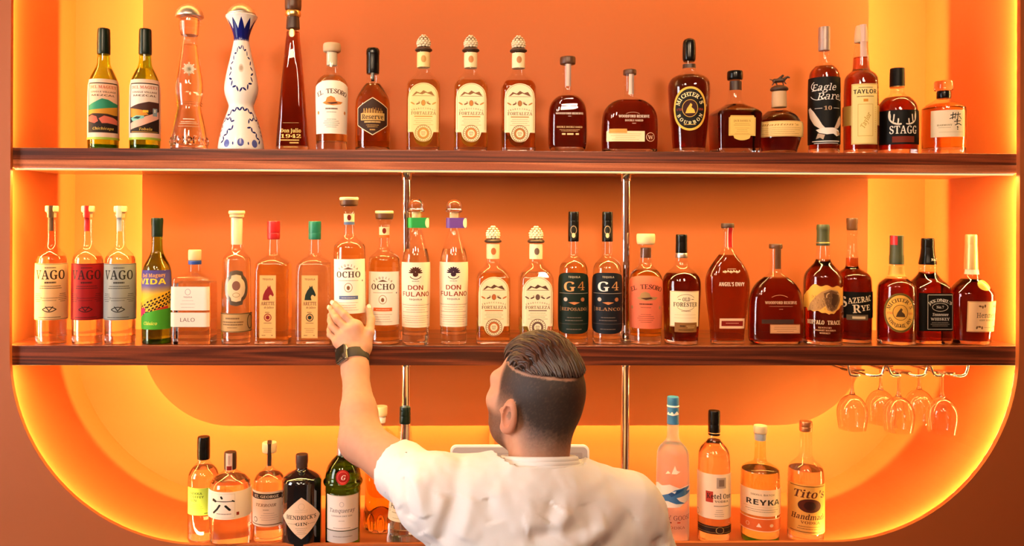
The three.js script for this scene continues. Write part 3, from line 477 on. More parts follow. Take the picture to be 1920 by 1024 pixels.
// slim bottle, black label with an eagle
const eagleArt = L(220, 420, (c) => {
  bg(c, 220, 420, '#0b0a0a'); const wsh = '#efe6dc';
  T(c, 'Eagle', 104, 66, 58, wsh, { f: 'r', i: 1, b: false, w: 118 }); T(c, 'Rare', 128, 122, 60, wsh, { f: 'r', i: 1, b: false, w: 112 }); c.lineWidth = 4; c.strokeStyle = wsh; c.beginPath(); c.moveTo(40, 118); c.bezierCurveTo(60, 150, 100, 150, 112, 126); c.moveTo(60, 30); c.bezierCurveTo(20, 60, 60, 100, 96, 74); c.moveTo(180, 140); c.bezierCurveTo(205, 170, 205, 100, 208, 96); c.stroke();
  T(c, '10', 124, 196, 34, '#caa07a', { f: 'r' }); rule(c, 82, 196, 36, 3, wsh); rule(c, 170, 196, 40, 3, wsh);
  poly(c, [[20, 196], [36, 186], [60, 216], [84, 262], [100, 300], [112, 318], [96, 330], [62, 300], [34, 250]], '#e9d9c8'); poly(c, [[196, 240], [210, 262], [204, 292], [176, 322], [150, 330], [164, 296], [178, 262]], '#d8b89e');
  poly(c, [[70, 330], [104, 318], [150, 318], [182, 334], [190, 362], [168, 372], [150, 356], [120, 360], [86, 350]], '#f3e9dd'); poly(c, [[168, 336], [196, 352], [190, 366], [170, 362]], '#caa07a'); poly(c, [[80, 352], [70, 388], [90, 380], [104, 392], [112, 362]], '#bfa48c');
  rule(c, 120, 402, 140, 6, wsh); rule(c, 120, 414, 120, 4, wsh);
});
bottle({ kind: 'bourbon_bottle', label: 'slim bottle with silver cap and black label showing a swooping eagle', at: [0.788, Z1], row: 'top', p: [[0, 26.5], [2, 28], [145, 28], [158, 25], [167, 17], [173, 11], [179, 9.5], [200, 9.4]], liquid: 'ruby', level: 166, foot: 9, caps: [['foil_cap', C.foil, [[196, 9.5], [197, 10.6], [216, 10.6], [217, 10.2], [218, 10.6], [238, 10.6], [241, 9.6]]]], sheets: [['label', { y0: 17, y1: 143, ang: 0.97 }, eagleArt]] });
bottle({ kind: 'bourbon_bottle', label: 'tall ruby bottle with pinkish strip over its stopper and cream label', at: [0.884, Z1], row: 'top', p: [[0, 29], [2, 30.8], [138, 30.8], [150, 27], [157, 19], [161, 14.8], [180, 14.2], [190, 13.6], [200, 11.5], [212, 10.5]], liquid: 'ruby', level: 184, foot: 8,
  caps: [['stopper', C.pale, [[212, 10], [213, 12.4], [240, 10.4], [244, 9]]]], sheets: [['side_band', { y0: 53, y1: 90, ang: 0.98, off: 0.4 }, std(lin(0.62, 0.38, 0.08), 0.55)], ['label', { y0: 17, y1: 130, w: 25, s0: 7, off: 0.9 }, L(210, 440, (c) => { bg(c, 210, 440, '#f6dc8e'); frame(c, 6, 6, 198, 428, 3, '#cfa14a'); fine(c, 105, 26, 160, 1, 8, '#7a5a2a', 5); T(c, 'TAYLOR', 105, 58, 42, '#3c2c1c', { w: 180 }); fine(c, 105, 90, 130, 1, 8, '#7a5a2a', 6); c.fillStyle = '#e0912f'; c.fillRect(88, 112, 34, 20); frame(c, 50, 150, 110, 230, 3, '#d2a650'); T(c, 'Taylor', 105, 270, 50, '#caa04a', { f: 'r', i: 1, w: 120, rot: -1.1 }); fine(c, 186, 170, 10, 12, 16, '#cfa14a', 4); })], ['tax_strip', { y0: 183, y1: 212, w: 6, s0: 4, off: 1.2 }, C.pink]],
  extra: (g) => mesh('tax_strip_top', loft([[212, 6, 11.6, 5], [230, 6, 11.4, 5], [244.6, 6, 10.6, 5]]).translate(0.004, 0, 0.0012), C.pink, g) });
bottle({ kind: 'bourbon_bottle', label: 'stout black-capped bottle with white antlers on black', at: [0.979, Z1], row: 'top', p: [[0, 34], [2, 36], [80, 36], [95, 33], [107, 24], [114, 13], [119, 11], [130, 11]], liquid: 'ruby', level: 108, foot: 8, caps: [['cap', C.matte, [[128, 12], [129, 12.6], [130.5, 13], [163, 12.6], [164, 11.5]]], ['cap_ring', C.gold, [[127, 11.6], [127.4, 12.8], [129.2, 12.8], [129.6, 11.6]]]],
  sheets: [['black_label', { y0: 17, y1: 81, ang: 0.99 }, L(330, 190, (c) => { bg(c, 330, 190, '#0a0808'); T(c, 'STAGG', 196, 110, 62, '#f6ead8', { f: 'r', w: 150 }); c.fillStyle = '#7c2a16'; c.fillRect(136, 146, 116, 34);
    c.lineCap = 'round'; c.strokeStyle = '#f3e2c8'; c.lineWidth = 9; for (const s of [-1, 1]) { const X = (v) => 192 + s * v; c.beginPath(); c.moveTo(X(14), 78); c.bezierCurveTo(X(40), 84, X(84), 66, X(70), 8); c.stroke(); c.lineWidth = 7; for (const [x, y, dx, dy] of [[30, 80, 6, 30], [52, 70, 2, 44], [68, 52, 18, 34], [40, 76, 34, 4]]) { c.beginPath(); c.moveTo(X(x), y); c.quadraticCurveTo(X(x - 4), y - dy * 0.5, X(x - 6 + dx * 0.4), y - dy); c.stroke(); } } })]] });
// faceted whisky decanter with brush calligraphy
bottle({ kind: 'whisky_decanter', label: 'faceted amber whisky decanter with glass stopper and brushed black characters', at: [1.101, Z1], row: 'top', p: [[0, 36], [2, 37.5], [86, 38], [91, 36], [103, 17], [106, 12], [118, 11]], facets: 6, liquid: 'amber', level: 96, foot: 12,
  caps: [['stopper', GL.thick, [[122, 13], [123, 16], [137, 16.4], [140, 15]]], ['neck_band', C.black, [[107, 11.4], [108, 12.2], [119, 12.2], [121, 11.4]]]],
  sheets: [['label', { y0: 31, y1: 81, w: 31, s0: 7, off: 1 }, L(260, 220, (c) => { bg(c, 260, 220, '#f8dfb8'); c.strokeStyle = '#1c1612'; c.lineCap = 'round'; const st = (l, ...p) => { c.lineWidth = l; c.beginPath(); c.moveTo(p[0], p[1]); for (let i = 2; i < p.length; i += 2) c.lineTo(p[i], p[i + 1]); c.stroke(); };
    st(7, 140, 44, 172, 36); st(6, 156, 22, 152, 74); st(6, 134, 72, 166, 58); st(5, 176, 26, 170, 70); st(6, 180, 40, 214, 34); st(6, 196, 20, 190, 76, 182, 84); st(5, 204, 50, 222, 74); st(6, 166, 96, 214, 90); st(6, 190, 80, 186, 112); st(6, 172, 124, 200, 112, 222, 124); st(9, 190, 138, 192, 144); st(7, 190, 156, 192, 160);
    T(c, 'HARMONY', 98, 122, 20, '#8a6a3c', { f: 'r', w: 104 }); fine(c, 98, 142, 90, 1, 8, '#a08050', 3); rule(c, 150, 180, 180, 2, '#c8a870'); })]] });
// ------------------------------------------------------------------ bottles on the lower shelf
const Z2 = -0.066;
const mezP = [[0, 26], [2, 28], [148, 28], [160, 25.5], [168, 19], [174, 12], [181, 8.5], [225, 7.6], [229, 8], [231, 11], [240, 11]];
function mezLabel(base, ink, strip) {
  return L(280, 330, (c) => { bg(c, 280, 330, base); fine(c, 136, 22, 110, 1, 8, ink, 5); T(c, 'VAGO', 134, 66, 74, ink, { f: 'r', w: 184 }); fine(c, 136, 106, 110, 1, 8, ink, 10); fine(c, 136, 130, 170, 2, 12, ink, 4); for (const x of [60, 210]) fine(c, x, 176, 60, 5, 11, ink, 2.6); fine(c, 130, 200, 120, 2, 14, ink, 2.6);
    c.lineWidth = 5; c.strokeStyle = ink; c.beginPath(); c.moveTo(92, 268); c.quadraticCurveTo(130, 240, 168, 268); c.quadraticCurveTo(130, 296, 92, 268); c.moveTo(110, 250); c.lineTo(130, 276); c.lineTo(152, 250); c.stroke(); fine(c, 130, 312, 150, 1, 8, ink, 4); frame(c, 4, 4, 272, 322, 2, ink); });
}
[[-1.179, '#eebd86', '#3a241a', C.brown, 'tan labelled mezcal bottle at the far end of the lower shelf'], [-1.089, '#9c1414', '#3a0c0c', C.red, 'mezcal bottle with a plain dark red label'], [-1.008, '#93928c', '#23211f', C.grey, 'mezcal bottle with a grey label next to the red one']].forEach(([x, base, ink, strip, l]) =>
  bottle({ kind: 'mezcal_bottle', label: l, at: [x, Z2], row: 'mid', p: mezP, liquid: 'clear', level: 160, foot: 14, caps: [['cork_stopper', C.pale, [[231, 7.5], [240, 8], [241, 11], [243, 11.8], [251, 11.8], [252.5, 10.8]]]], sheets: [['label', { y0: 44, y1: 147, ang: 0.97 }, mezLabel(base, ink)], ['neck_strip', { y0: 206, y1: 232, w: 5, s0: -2, off: 0.9 }, strip]],
    extra: (g) => mesh('stopper_strip', loft([[231, 5, 12.4, 4], [252.8, 5, 12.6, 4]]).translate(-0.0025, 0, 0), strip, g) }));
bottle({ kind: 'mezcal_bottle', label: 'green wine-shaped bottle with rainbow coloured agave label', at: [-0.916, Z2], row: 'mid', p: [[0, 25.5], [2, 27], [125, 27], [142, 24], [155, 17], [165, 12], [173, 10.3], [190, 9.8], [222, 9.6]], glass: 'vida', liquid: 'clear', level: 164, foot: 9,
  caps: [['capsule', C.darkgreen, [[196, 9.8], [197, 10.4], [217, 10.4], [218, 11], [229, 11], [231, 10]]]],
  sheets: [['label', { y0: 27, y1: 135, ang: 0.86, s0: -4 }, L(260, 350, (c) => {
    const g = c.createLinearGradient(0, 0, 0, 350); g.addColorStop(0, '#4a3f86'); g.addColorStop(0.26, '#6a5a94'); g.addColorStop(0.4, '#f0b93a'); g.addColorStop(0.5, '#f3c62c'); g.addColorStop(1, '#f0c030'); c.fillStyle = g; c.fillRect(0, 0, 260, 350);
    T(c, 'Del Maguey', 120, 30, 30, '#e8a24a', { f: 'r', w: 170, rot: -0.03 }); T(c, 'VIDA', 112, 66, 46, '#f6c832', { w: 190 });
    poly(c, [[0, 208], [60, 176], [140, 140], [250, 118], [260, 200], [170, 226], [90, 252], [0, 270]], '#f3b42c'); for (let i = 0; i < 9; i++) for (let j = 0; j < 5; j++) { const x = 40 + i * 24 + (j % 2) * 10, y = 214 - i * 9 + j * 15 - (i < 2 ? 0 : 8); leaf(c, x, y, -0.5, 9, 5, '#231612'); }
    poly(c, [[0, 190], [22, 196], [30, 232], [0, 250]], '#1a1210'); poly(c, [[0, 238], [60, 218], [70, 248], [0, 290]], '#c82a5c'); poly(c, [[140, 228], [220, 210], [226, 228], [150, 244]], '#d63c2c'); poly(c, [[0, 292], [70, 252], [160, 232], [260, 226], [260, 350], [0, 350]], '#4ea62c'); T(c, 'Clásico', 100, 314, 26, '#e9d34a', { f: 'r', i: 1, w: 96 });
  })]] });
bottle({ kind: 'tequila_bottle', label: 'squat square bottle with pale wood cap, blue neck band and two white labels', at: [-0.821, Z2], row: 'mid', p: [[0, 35], [2, 36.4], [114, 36.4], [122, 33], [127, 22], [130, 12], [136, 11.4], [152, 11]], c: 0.3, dr: 0.92, round: 130, blend: 10, liquid: 'clear', level: 112, foot: 11,
  caps: [['wood_cap', C.pale, [[152.5, 10.5], [153, 12], [170, 12.2], [172, 11]]], ['blue_band', C.blue, [[145, 11.6], [145.4, 12.1], [151.6, 12.1], [152, 11.6]]]],
  sheets: [['upper_label', { y0: 63, y1: 106, ang: 0.86 }, L(280, 180, (c) => { bg(c, 280, 180, '#fbe0cd'); ring(c, 128, 40, 18, 22, 4, '#b59a94'); T(c, 'TEQUILA', 128, 78, 15, '#8a6e66', { w: 60 }); fine(c, 128, 104, 100, 3, 26, '#b0948a', 3); })], ['lower_label', { y0: 33, y1: 59, ang: 0.86 }, L(280, 110, (c) => { bg(c, 280, 110, '#fbdcc6'); T(c, 'LALO', 126, 56, 40, '#5a4038', { b: false, w: 106 }); })]] });
bottle({ kind: 'tequila_bottle', label: 'clear bottle with an ornate pewter medallion on its front', at: [-0.716, Z2], row: 'mid', p: [[0, 26], [2, 27.5], [150, 27], [160, 24], [167, 17], [172, 12.8], [186, 11.5], [232, 12]], liquid: 'clear', level: 158, foot: 9,
  caps: [['stopper', C.pale, [[232, 11], [233, 13.5], [238, 13], [239, 15], [243, 15.2], [245, 14]]], ['cork', C.cream, [[182, 9.5], [184, 10], [230, 10.6], [232, 10]]]],
  sheets: [['medallion_rim', { y0: 70, y1: 136, w: 23, shape: 'medal', s0: 0, off: 1.0 }, std(lin(0.22, 0.17, 0.12), 0.35, { metalness: 0.7 })], ['medallion_face', { y0: 78, y1: 128, w: 17, shape: 'medal', off: 1.7 }, L(120, 160, (c) => { bg(c, 120, 160, '#e9c79c'); ring(c, 60, 66, 26, 28, 0, '', '#8a5a4a'); ring(c, 60, 120, 22, 12, 3, '#a98458'); })],
    ['pewter_band', { y0: 22, y1: 57, ang: 0.97, off: 0.8 }, L(280, 120, (c) => { bg(c, 280, 120, '#c79a62'); frame(c, 0, 4, 280, 112, 6, '#7a5a38'); fine(c, 116, 28, 90, 1, 8, '#7a5434', 10); fine(c, 116, 52, 140, 2, 16, '#6e4a2e', 8); fine(c, 116, 88, 110, 1, 8, '#7a5434', 5); ring(c, 238, 56, 24, 44, 6, '#4a3424'); })]] });
// horse-head label bottles
const horseP = [[0, 31], [2, 32.5], [141, 32.5], [150, 30], [157, 22], [162, 13], [168, 11], [193, 10.6]];
const horseLabel = (hc) => L(130, 480, (c) => { bg(c, 130, 480, '#eab06a'); frame(c, 3, 3, 124, 474, 2, '#c88a48'); T(c, 'TEQUILA', 66, 30, 18, '#7a4a2a', { w: 84 });
  poly(c, [[24, 190], [30, 150], [46, 116], [62, 96], [66, 76], [74, 92], [84, 76], [90, 98], [106, 128], [114, 150], [106, 162], [92, 150], [82, 150], [74, 166], [80, 190]], hc); T(c, 'ARETTE', 66, 216, 36, '#5a2c1c', { f: 'r', w: 108 }); T(c, 'de Jalisco', 74, 246, 22, '#6a3a24', { f: 'r', i: 1, w: 76 }); fine(c, 62, 280, 50, 1, 8, '#7a4a2a', 6); ring(c, 66, 322, 27, 27, 6, hc, '#d99a58'); ring(c, 66, 322, 15, 15, 0, '', hc); fine(c, 66, 362, 64, 1, 8, '#7a4a2a', 5); fine(c, 66, 404, 86, 3, 14, '#7a4a2a', 3); fine(c, 34, 456, 30, 1, 8, '#7a4a2a', 5); fine(c, 100, 456, 22, 1, 8, '#7a4a2a', 6); });
[[-0.623, C.red, '#8c1c1c', 'square bottle with red cap and a red horse head'], [-0.519, C.teal, '#1d2a22', 'square bottle with green cap and a dark horse head']].forEach(([x, cap, hc, l]) =>
  bottle({ kind: 'tequila_bottle', label: l, at: [x, Z2], row: 'mid', p: horseP, c: 0.36, dr: 0.9, round: 162, liquid: x < -0.6 ? 'straw' : 'clear', level: 148, foot: 8, caps: [['screw_cap', cap, [[192, 10.8], [192.6, 11.8], [203, 11.8], [203.6, 11.4], [204.4, 11.4], [205, 11.8], [225, 11.8], [226, 11]]]], sheets: [['label', { y0: 12, y1: 127, w: 15, s0: -5 }, horseLabel(hc)]] }));
// two bottles from one maker: the first lifted by the hand
const ochoP = [[0, 29], [2, 30.5], [150, 30.5], [160, 28], [167, 20], [172, 13], [180, 10.5], [215, 9.6], [224, 12], [228, 15], [230, 15]];
const ochoLabel = (bar) => L(240, 330, (c) => { bg(c, 240, 330, '#fbeedd'); arcT(c, 'TEQUILA', 112, 120, 84, 18, '#8a6a58', { span: 1.5 }); poly(c, [[80, 62], [112, 48], [144, 62]], '#7a5a48'); T(c, 'OCHO', 112, 94, 50, '#4a342a', { f: 'r', w: 166 }); fine(c, 112, 128, 150, 1, 8, '#b59a88', 4); ring(c, 112, 172, 24, 26, 4, '#b08a6a'); ring(c, 112, 174, 10, 13, 0, '', '#8a5a3a'); c.fillStyle = bar; c.fillRect(50, 222, 124, 22); fine(c, 112, 232, 90, 1, 8, '#e8dccc', 4); fine(c, 112, 262, 130, 4, 15, '#b59a88', 3); ring(c, 208, 132, 4, 5, 0, '', '#4a342a'); });
[[-0.4255, 0.0328, '#5a6c94', C.skyblue, 'lifted tequila bottle with a blue bar, held by the raised hand', 0.035], [-0.343, 0, '#e0662c', C.cream, 'tequila bottle with an orange bar, just right of the raised hand', 0]].forEach(([x, lift, bar, tag, l, dz]) =>
  bottle({ kind: 'tequila_bottle', label: l, at: [x, Z2 + dz], row: 'mid', lift, p: ochoP, liquid: 'straw', level: 160, foot: 7, tilt: lift ? 0.012 : 0, caps: [['wood_stopper', C.wood, [[230, 13], [231, 16], [233, 16.6], [240, 17], [241, 17]]], ['stopper_top', C.pale, [[241, 17], [241.5, 17.4], [245, 17.4], [246, 16]]]], sheets: [['label', { y0: 36, y1: 134, ang: 0.72 }, ochoLabel(bar)], ['neck_tag', { y0: 196, y1: 216, ang: 0.7, off: 0.7 }, L(100, 100, (c) => { bg(c, 100, 100, '#efc9a4'); c.fillStyle = bar; c.fillRect(0, 74, 100, 26); ring(c, 50, 36, 16, 26, 0, '', '#7a1e14'); })]] }));
// glass-ball stopper bottles with coloured neck tags
const donP = [[0, 24], [2, 25], [25, 25], [120, 26.5], [155, 26.5], [175, 22], [195, 15], [212, 10], [236, 9.5], [240, 13], [244, 13]];
const donLabel = (ink) => L(240, 560, (c) => { bg(c, 240, 560, '#f8dfc2'); for (let i = 0; i < 9; i++) leaf(c, 118 + cos(-PI + i * PI / 8) * 22, 88 + sin(-PI + i * PI / 8) * 30, -PI + i * PI / 8, 20, 7, ink); ring(c, 118, 104, 16, 20, 0, '', ink); c.lineWidth = 5; c.strokeStyle = ink; c.beginPath(); c.arc(118, 110, 34, 0.3, 2.8); c.stroke(); fine(c, 118, 160, 60, 1, 8, ink, 4); T(c, 'DON', 118, 218, 52, '#8a2c18', { w: 98, f: 'm' }); T(c, 'FULANO', 118, 274, 52, '#8a2c18', { w: 190, f: 'm' }); T(c, 'TEQUILA', 118, 318, 18, ink, { w: 80 }); fine(c, 118, 366, 190, 4, 20, '#9a6a54', 4); fine(c, 118, 460, 200, 4, 18, '#9a6a54', 3.4); frame(c, 4, 360, 232, 180, 2, '#caa48a'); });
[[-0.262, C.green, '#4a2418', 'glass-stopper bottle with a bright green neck tag', -0.046], [-0.166, C.purple, '#3a2030', 'glass-stopper bottle with a purple neck tag', -0.06]].forEach(([x, tag, ink, l, z]) =>
  bottle({ kind: 'tequila_bottle', label: l, at: [x, z], row: 'mid', p: donP, liquid: 'clear', level: 176, foot: 18, caps: [['stopper', GL.thick, [[244, 12], [245, 15.4], [249, 15.4], [250.5, 13], [253, 14.2], [261, 14], [267, 9], [269, 2]]], ['stopper_cork', C.cork, [[226, 7.6], [227, 8], [243, 8.4], [244, 8]]]], sheets: [['label', { y0: 33, y1: 152, ang: 0.9 }, donLabel(ink)]],
    extra: (g) => { mesh('neck_tag', loft([[214.5, 19.5, 12, 9], [233.5, 19.5, 12, 9]]).translate(0.0062, 0, 0), tag, g); mesh('tag_seal', wrapGeo([[0, 19.5, 12, 9], [300, 19.5, 12, 9]], { y0: 215, y1: 233, w: 5, s0: 17, shape: 'oval', off: 0.5 }).translate(0.0062, 0, 0), C.cream, g); } }));
pina(-0.066, 'mid', 'agave-stopper bottle with red emblem, left of the man\'s hair', '#f0d2a4', '#5a3a28', '#b8602c', 'amber');
pina(0.044, 'mid', 'agave-stopper bottle with grey emblem, right above the man\'s hair', '#f4dab2', '#54382a', '#6a5044', 'clear');
const g4P = [[0, 26], [2, 28], [134, 28], [148, 24.5], [157, 16], [162, 10], [170, 8.6], [192, 8.4]];
[[0.140, '#122019', 'bottle with a dark green capsule label beside the man\'s head'], [0.227, '#14171f', 'bottle with a blue-black capsule label left of the chrome post']].forEach(([x, base, l]) =>
  bottle({ kind: 'tequila_bottle', label: l, at: [x, Z2], row: 'mid', p: g4P, liquid: x < 0.2 ? 'straw' : 'clear', level: 150, foot: 10, caps: [['capsule', C.black, [[190, 9.8], [191, 10.3], [228, 10], [229, 9.4], [230, 10], [244, 9.8], [246, 9]]]],
    sheets: [['label', { y0: 20, y1: 133, ang: 0.93, shape: 'capsule', rowsN: 14 }, L(240, 420, (c) => { bg(c, 240, 420, base); T(c, 'TEQUILA', 124, 30, 17, '#b9a68a', { w: 66 }); T(c, 'G', 96, 96, 92, x < 0.2 ? '#c9905a' : '#d8d4d0', { f: 'r' }); T(c, '4', 164, 92, 82, x < 0.2 ? '#b8743c' : '#c98c58', { f: 'r', b: false }); rule(c, 124, 142, 190, 3, '#a99a88'); for (const s of [-1, 1]) ring(c, 124 + s * 48, 184, 12, 14, 0, '', s < 0 ? '#b9a898' : '#a8643c'); poly(c, [[92, 204], [124, 220], [156, 204], [124, 200]], '#c07848'); T(c, x < 0.2 ? 'REPOSADO' : 'BLANCO', 124, 250, 30, '#a87850', { f: 'r', w: 150 }); c.fillStyle = '#8a6a54'; c.fillRect(38, 232, 4, 36); c.fillRect(206, 232, 4, 36); fine(c, 124, 306, 100, 2, 20, '#8a7464', 4); rule(c, 124, 352, 190, 2, '#6a5a4e'); fine(c, 124, 386, 90, 1, 8, '#8a7464', 4); })],
      ['cap_emblem', { y0: 193, y1: 222, w: 8, shape: 'oval', off: 2.2 }, L(64, 100, (c) => { bg(c, 64, 100, '#1a1612'); ring(c, 32, 36, 22, 26, 4, '#b09478'); ring(c, 32, 70, 14, 16, 0, '', '#d8b890'); })]] }));
bottle({ kind: 'tequila_bottle', label: 'hat tequila with a coral pink label right of the chrome post', at: [0.326, Z2], row: 'mid', p: hatP, liquid: 'yellow', level: 138, foot: 15, caps: [['stopper', C.pale, [[185, 14], [186.5, 16.8], [202, 17.4], [205, 16]]], ['cork', C.wood, [[160, 9.6], [162, 10], [178, 10], [179, 9]]]], sheets: [['label', { y0: 30, y1: 128, ang: 0.78, shape: 'archflat' }, hatLabel('#d9694a', '#4a2418', '#a0784a')]] });
bottle({ kind: 'bourbon_bottle', label: 'red-brown bourbon bottle with black cap and cream rectangular label', at: [0.418, Z2], row: 'mid', p: [[0, 30], [2, 32], [100, 36], [115, 36], [128, 32], [137, 22], [143, 15], [152, 12.5], [165, 10.5], [172, 10]], liquid: 'ruby', level: 132, foot: 7,
  caps: [['screw_cap', C.black, [[169, 10.3], [170, 10.8], [188, 10.6], [189, 10.2], [190, 10.6], [202, 10.6], [204, 9.6]]], ['foil_ring', C.silver, [[160, 10.9], [161, 11.6], [168, 11.2], [169, 10.6]]]],
  sheets: [['label', { y0: 34, y1: 100, w: 29.5, s0: 7 }, L(270, 290, (c) => { bg(c, 270, 290, '#f3d9b0'); frame(c, 5, 5, 260, 280, 3, '#b98a50'); T(c, 'OLD', 140, 66, 42, '#3a2418', { f: 'r', w: 66 }); T(c, 'FORESTER', 138, 108, 48, '#3a2418', { f: 'r', w: 214 }); rule(c, 84, 66, 22, 4, '#3a2418'); rule(c, 196, 66, 22, 4, '#3a2418'); c.lineWidth = 3; c.strokeStyle = '#6a4a30'; c.beginPath(); c.ellipse(138, 92, 90, 66, 0, -2.5, -0.64); c.moveTo(210, 132); c.ellipse(138, 92, 90, 66, 0, 0.64, 2.5); c.stroke(); fine(c, 138, 160, 80, 1, 8, '#6a4a30', 4); fine(c, 138, 190, 200, 2, 26, '#c8a67a', 3); })], ['brown_strip', { y0: 24, y1: 42, w: 22, s0: 9, off: 0.9 }, L(200, 80, (c) => { bg(c, 200, 80, '#8a5a2c'); fine(c, 66, 22, 56, 1, 8, '#3a2010', 14); fine(c, 140, 26, 80, 2, 14, '#e0b878', 4); fine(c, 100, 58, 150, 1, 8, '#3a2010', 6); })]] });
bottle({ kind: 'bourbon_bottle', label: 'wing-shaped flat red bourbon bottle with red stopper strip', at: [0.537, Z2], row: 'mid', p: [[0, 31], [2, 32], [30, 33], [80, 40], [113, 42.3], [132, 39.5], [150, 29], [168, 15], [177, 10], [186, 8.8], [211, 8.8], [214, 11], [218, 11]], c: 0.95, dr: 0.5, round: 180, blend: 40, liquid: 'ruby', level: 166, foot: 6,
  caps: [['stopper', C.brown, [[216, 10.4], [217, 11.8], [224, 11.8], [225.5, 11]]]], sheets: [['painted_highlight', { y0: 96, y1: 148, w: 33 }, PR(330, 260, (c) => { fine(c, 172, 36, 80, 1, 8, '#f0cfae', 5); c.lineWidth = 4; c.strokeStyle = '#f3d6b6'; c.beginPath(); c.moveTo(88, 72); for (let i = 0; i < 18; i++) c.quadraticCurveTo(90 + i * 9, 46 + 14 * sin(i * 2.1), 94 + i * 9, 68 + 4 * sin(i)); c.stroke(); T(c, 'ANGEL\'S ENVY', 166, 180, 50, '#f6ddc0', { w: 240 }); })],
    ['lower_label', { y0: 29, y1: 48, w: 24, s0: 3 }, L(240, 90, (c) => { bg(c, 240, 90, '#eebf96'); c.fillStyle = '#8a1c14'; c.fillRect(18, 22, 204, 46); fine(c, 120, 40, 170, 1, 8, '#eebf96', 5); })], ['red_strip', { y0: 180, y1: 217, w: 4.4, s0: 2, off: 1 }, C.red], ['strip_edge', { y0: 180, y1: 217, w: 6, s0: 2, off: 0.7 }, C.pink]] });
bottle({ kind: 'bourbon_flask', label: 'broad domed dark bourbon flask with cream strip on the lower shelf', at: [0.662, Z2], row: 'mid', p: [[0, 45], [4, 50], [12, 51.7], [75, 51.7], [98, 46.5], [115, 35.5], [126, 20], [132, 11.5], [138, 10.5], [160, 10.6], [178, 11]], c: 0.95, dr: 0.46, round: 134, blend: 14, liquid: 'bourbon', level: 124, foot: 5,
  caps: strapCap(0, 178, 187, 12), sheets: [['painted_highlight', { y0: 60, y1: 100, w: 42 }, PR(420, 200, (c) => { c.lineWidth = 4; c.strokeStyle = '#c08a68'; c.beginPath(); c.arc(200, 190, 150, -2.1, -1.05); c.stroke(); T(c, 'WOODFORD RESERVE', 210, 110, 36, '#e0b890', { f: 'r', w: 300 }); rule(c, 210, 144, 220, 4, '#b98460'); fine(c, 210, 168, 40, 1, 8, '#c89a74', 5); })], ['dark_strip', { y0: 39, y1: 47, w: 30, s0: -6 }, C.brown], ['cream_label', { y0: 21, y1: 37.5, w: 28.5, s0: 8 }, L(260, 80, (c) => { bg(c, 260, 80, '#d99a68'); frame(c, 4, 4, 252, 72, 2, '#8a4a2c'); fine(c, 130, 22, 200, 3, 18, '#8a4a2c', 4); })], ['neck_strip', { y0: 140, y1: 180, w: 6, off: 0.9 }, C.wood]] });
const bison = L(260, 200, (c) => { bg(c, 260, 200, '#e2a044'); poly(c, [[40, 180], [52, 130], [84, 84], [120, 50], [160, 34], [210, 44], [232, 80], [226, 120], [206, 160], [180, 178], [150, 168], [140, 140], [110, 168]], '#a8794a'); poly(c, [[130, 60], [170, 40], [214, 56], [226, 104], [200, 160], [172, 174], [150, 150], [136, 110]], '#6a4426'); poly(c, [[176, 60], [210, 70], [214, 104], [190, 150], [172, 130]], '#4a2c18'); c.lineWidth = 6; c.strokeStyle = '#c89a62'; c.beginPath(); c.moveTo(160, 58); c.quadraticCurveTo(140, 66, 146, 88); c.moveTo(206, 62); c.quadraticCurveTo(228, 66, 224, 84); c.stroke(); for (let i = 0; i < 60; i++) { const x = 60 + rnd() * 140, y = 70 + rnd() * 90; c.fillStyle = i % 2 ? 'rgba(60,34,18,.35)' : 'rgba(220,170,110,.3)'; c.fillRect(x, y, 3, 10); } });
bottle({ kind: 'bourbon_bottle', label: 'bourbon bottle with dark cap and a bison on a torn gold label', at: [0.785, Z2], row: 'mid', p: [[0, 34], [2, 35.7], [120, 35.7], [133, 32], [145, 22], [153, 14.5], [165, 12.5], [186, 11.5]], liquid: 'ruby', level: 158, foot: 7,
  caps: [['cap', C.olivecap, [[184, 11.6], [185, 12.2], [192, 11.8], [193, 11.2], [213, 11.2], [214, 11.8], [221, 11.6], [224, 10.4]]], ['cap_ring', C.gold, [[188, 11.4], [188.5, 12.4], [190, 12.4], [190.5, 11.4]]]],
  sheets: [['bison_label', { y0: 56, y1: 114, w: 42, s0: 0, shape: 'torn', rowsN: 12 }, bison], ['painted_highlight', { y0: 18, y1: 52, w: 42 }, PR(360, 150, (c) => { T(c, 'BUFFALO', 116, 42, 46, '#f3cf9e', { f: 'r', w: 140 }); T(c, 'TRACE', 262, 42, 46, '#f3cf9e', { f: 'r', w: 110 }); T(c, 'KENTUCKY', 190, 84, 18, '#e0a878', { f: 'r', w: 100 }); T(c, 'STRAIGHT BOURBON', 190, 106, 18, '#e0a878', { f: 'r', w: 170 }); T(c, 'WHISKEY', 190, 128, 18, '#e0a878', { f: 'r', w: 80 }); })]] });
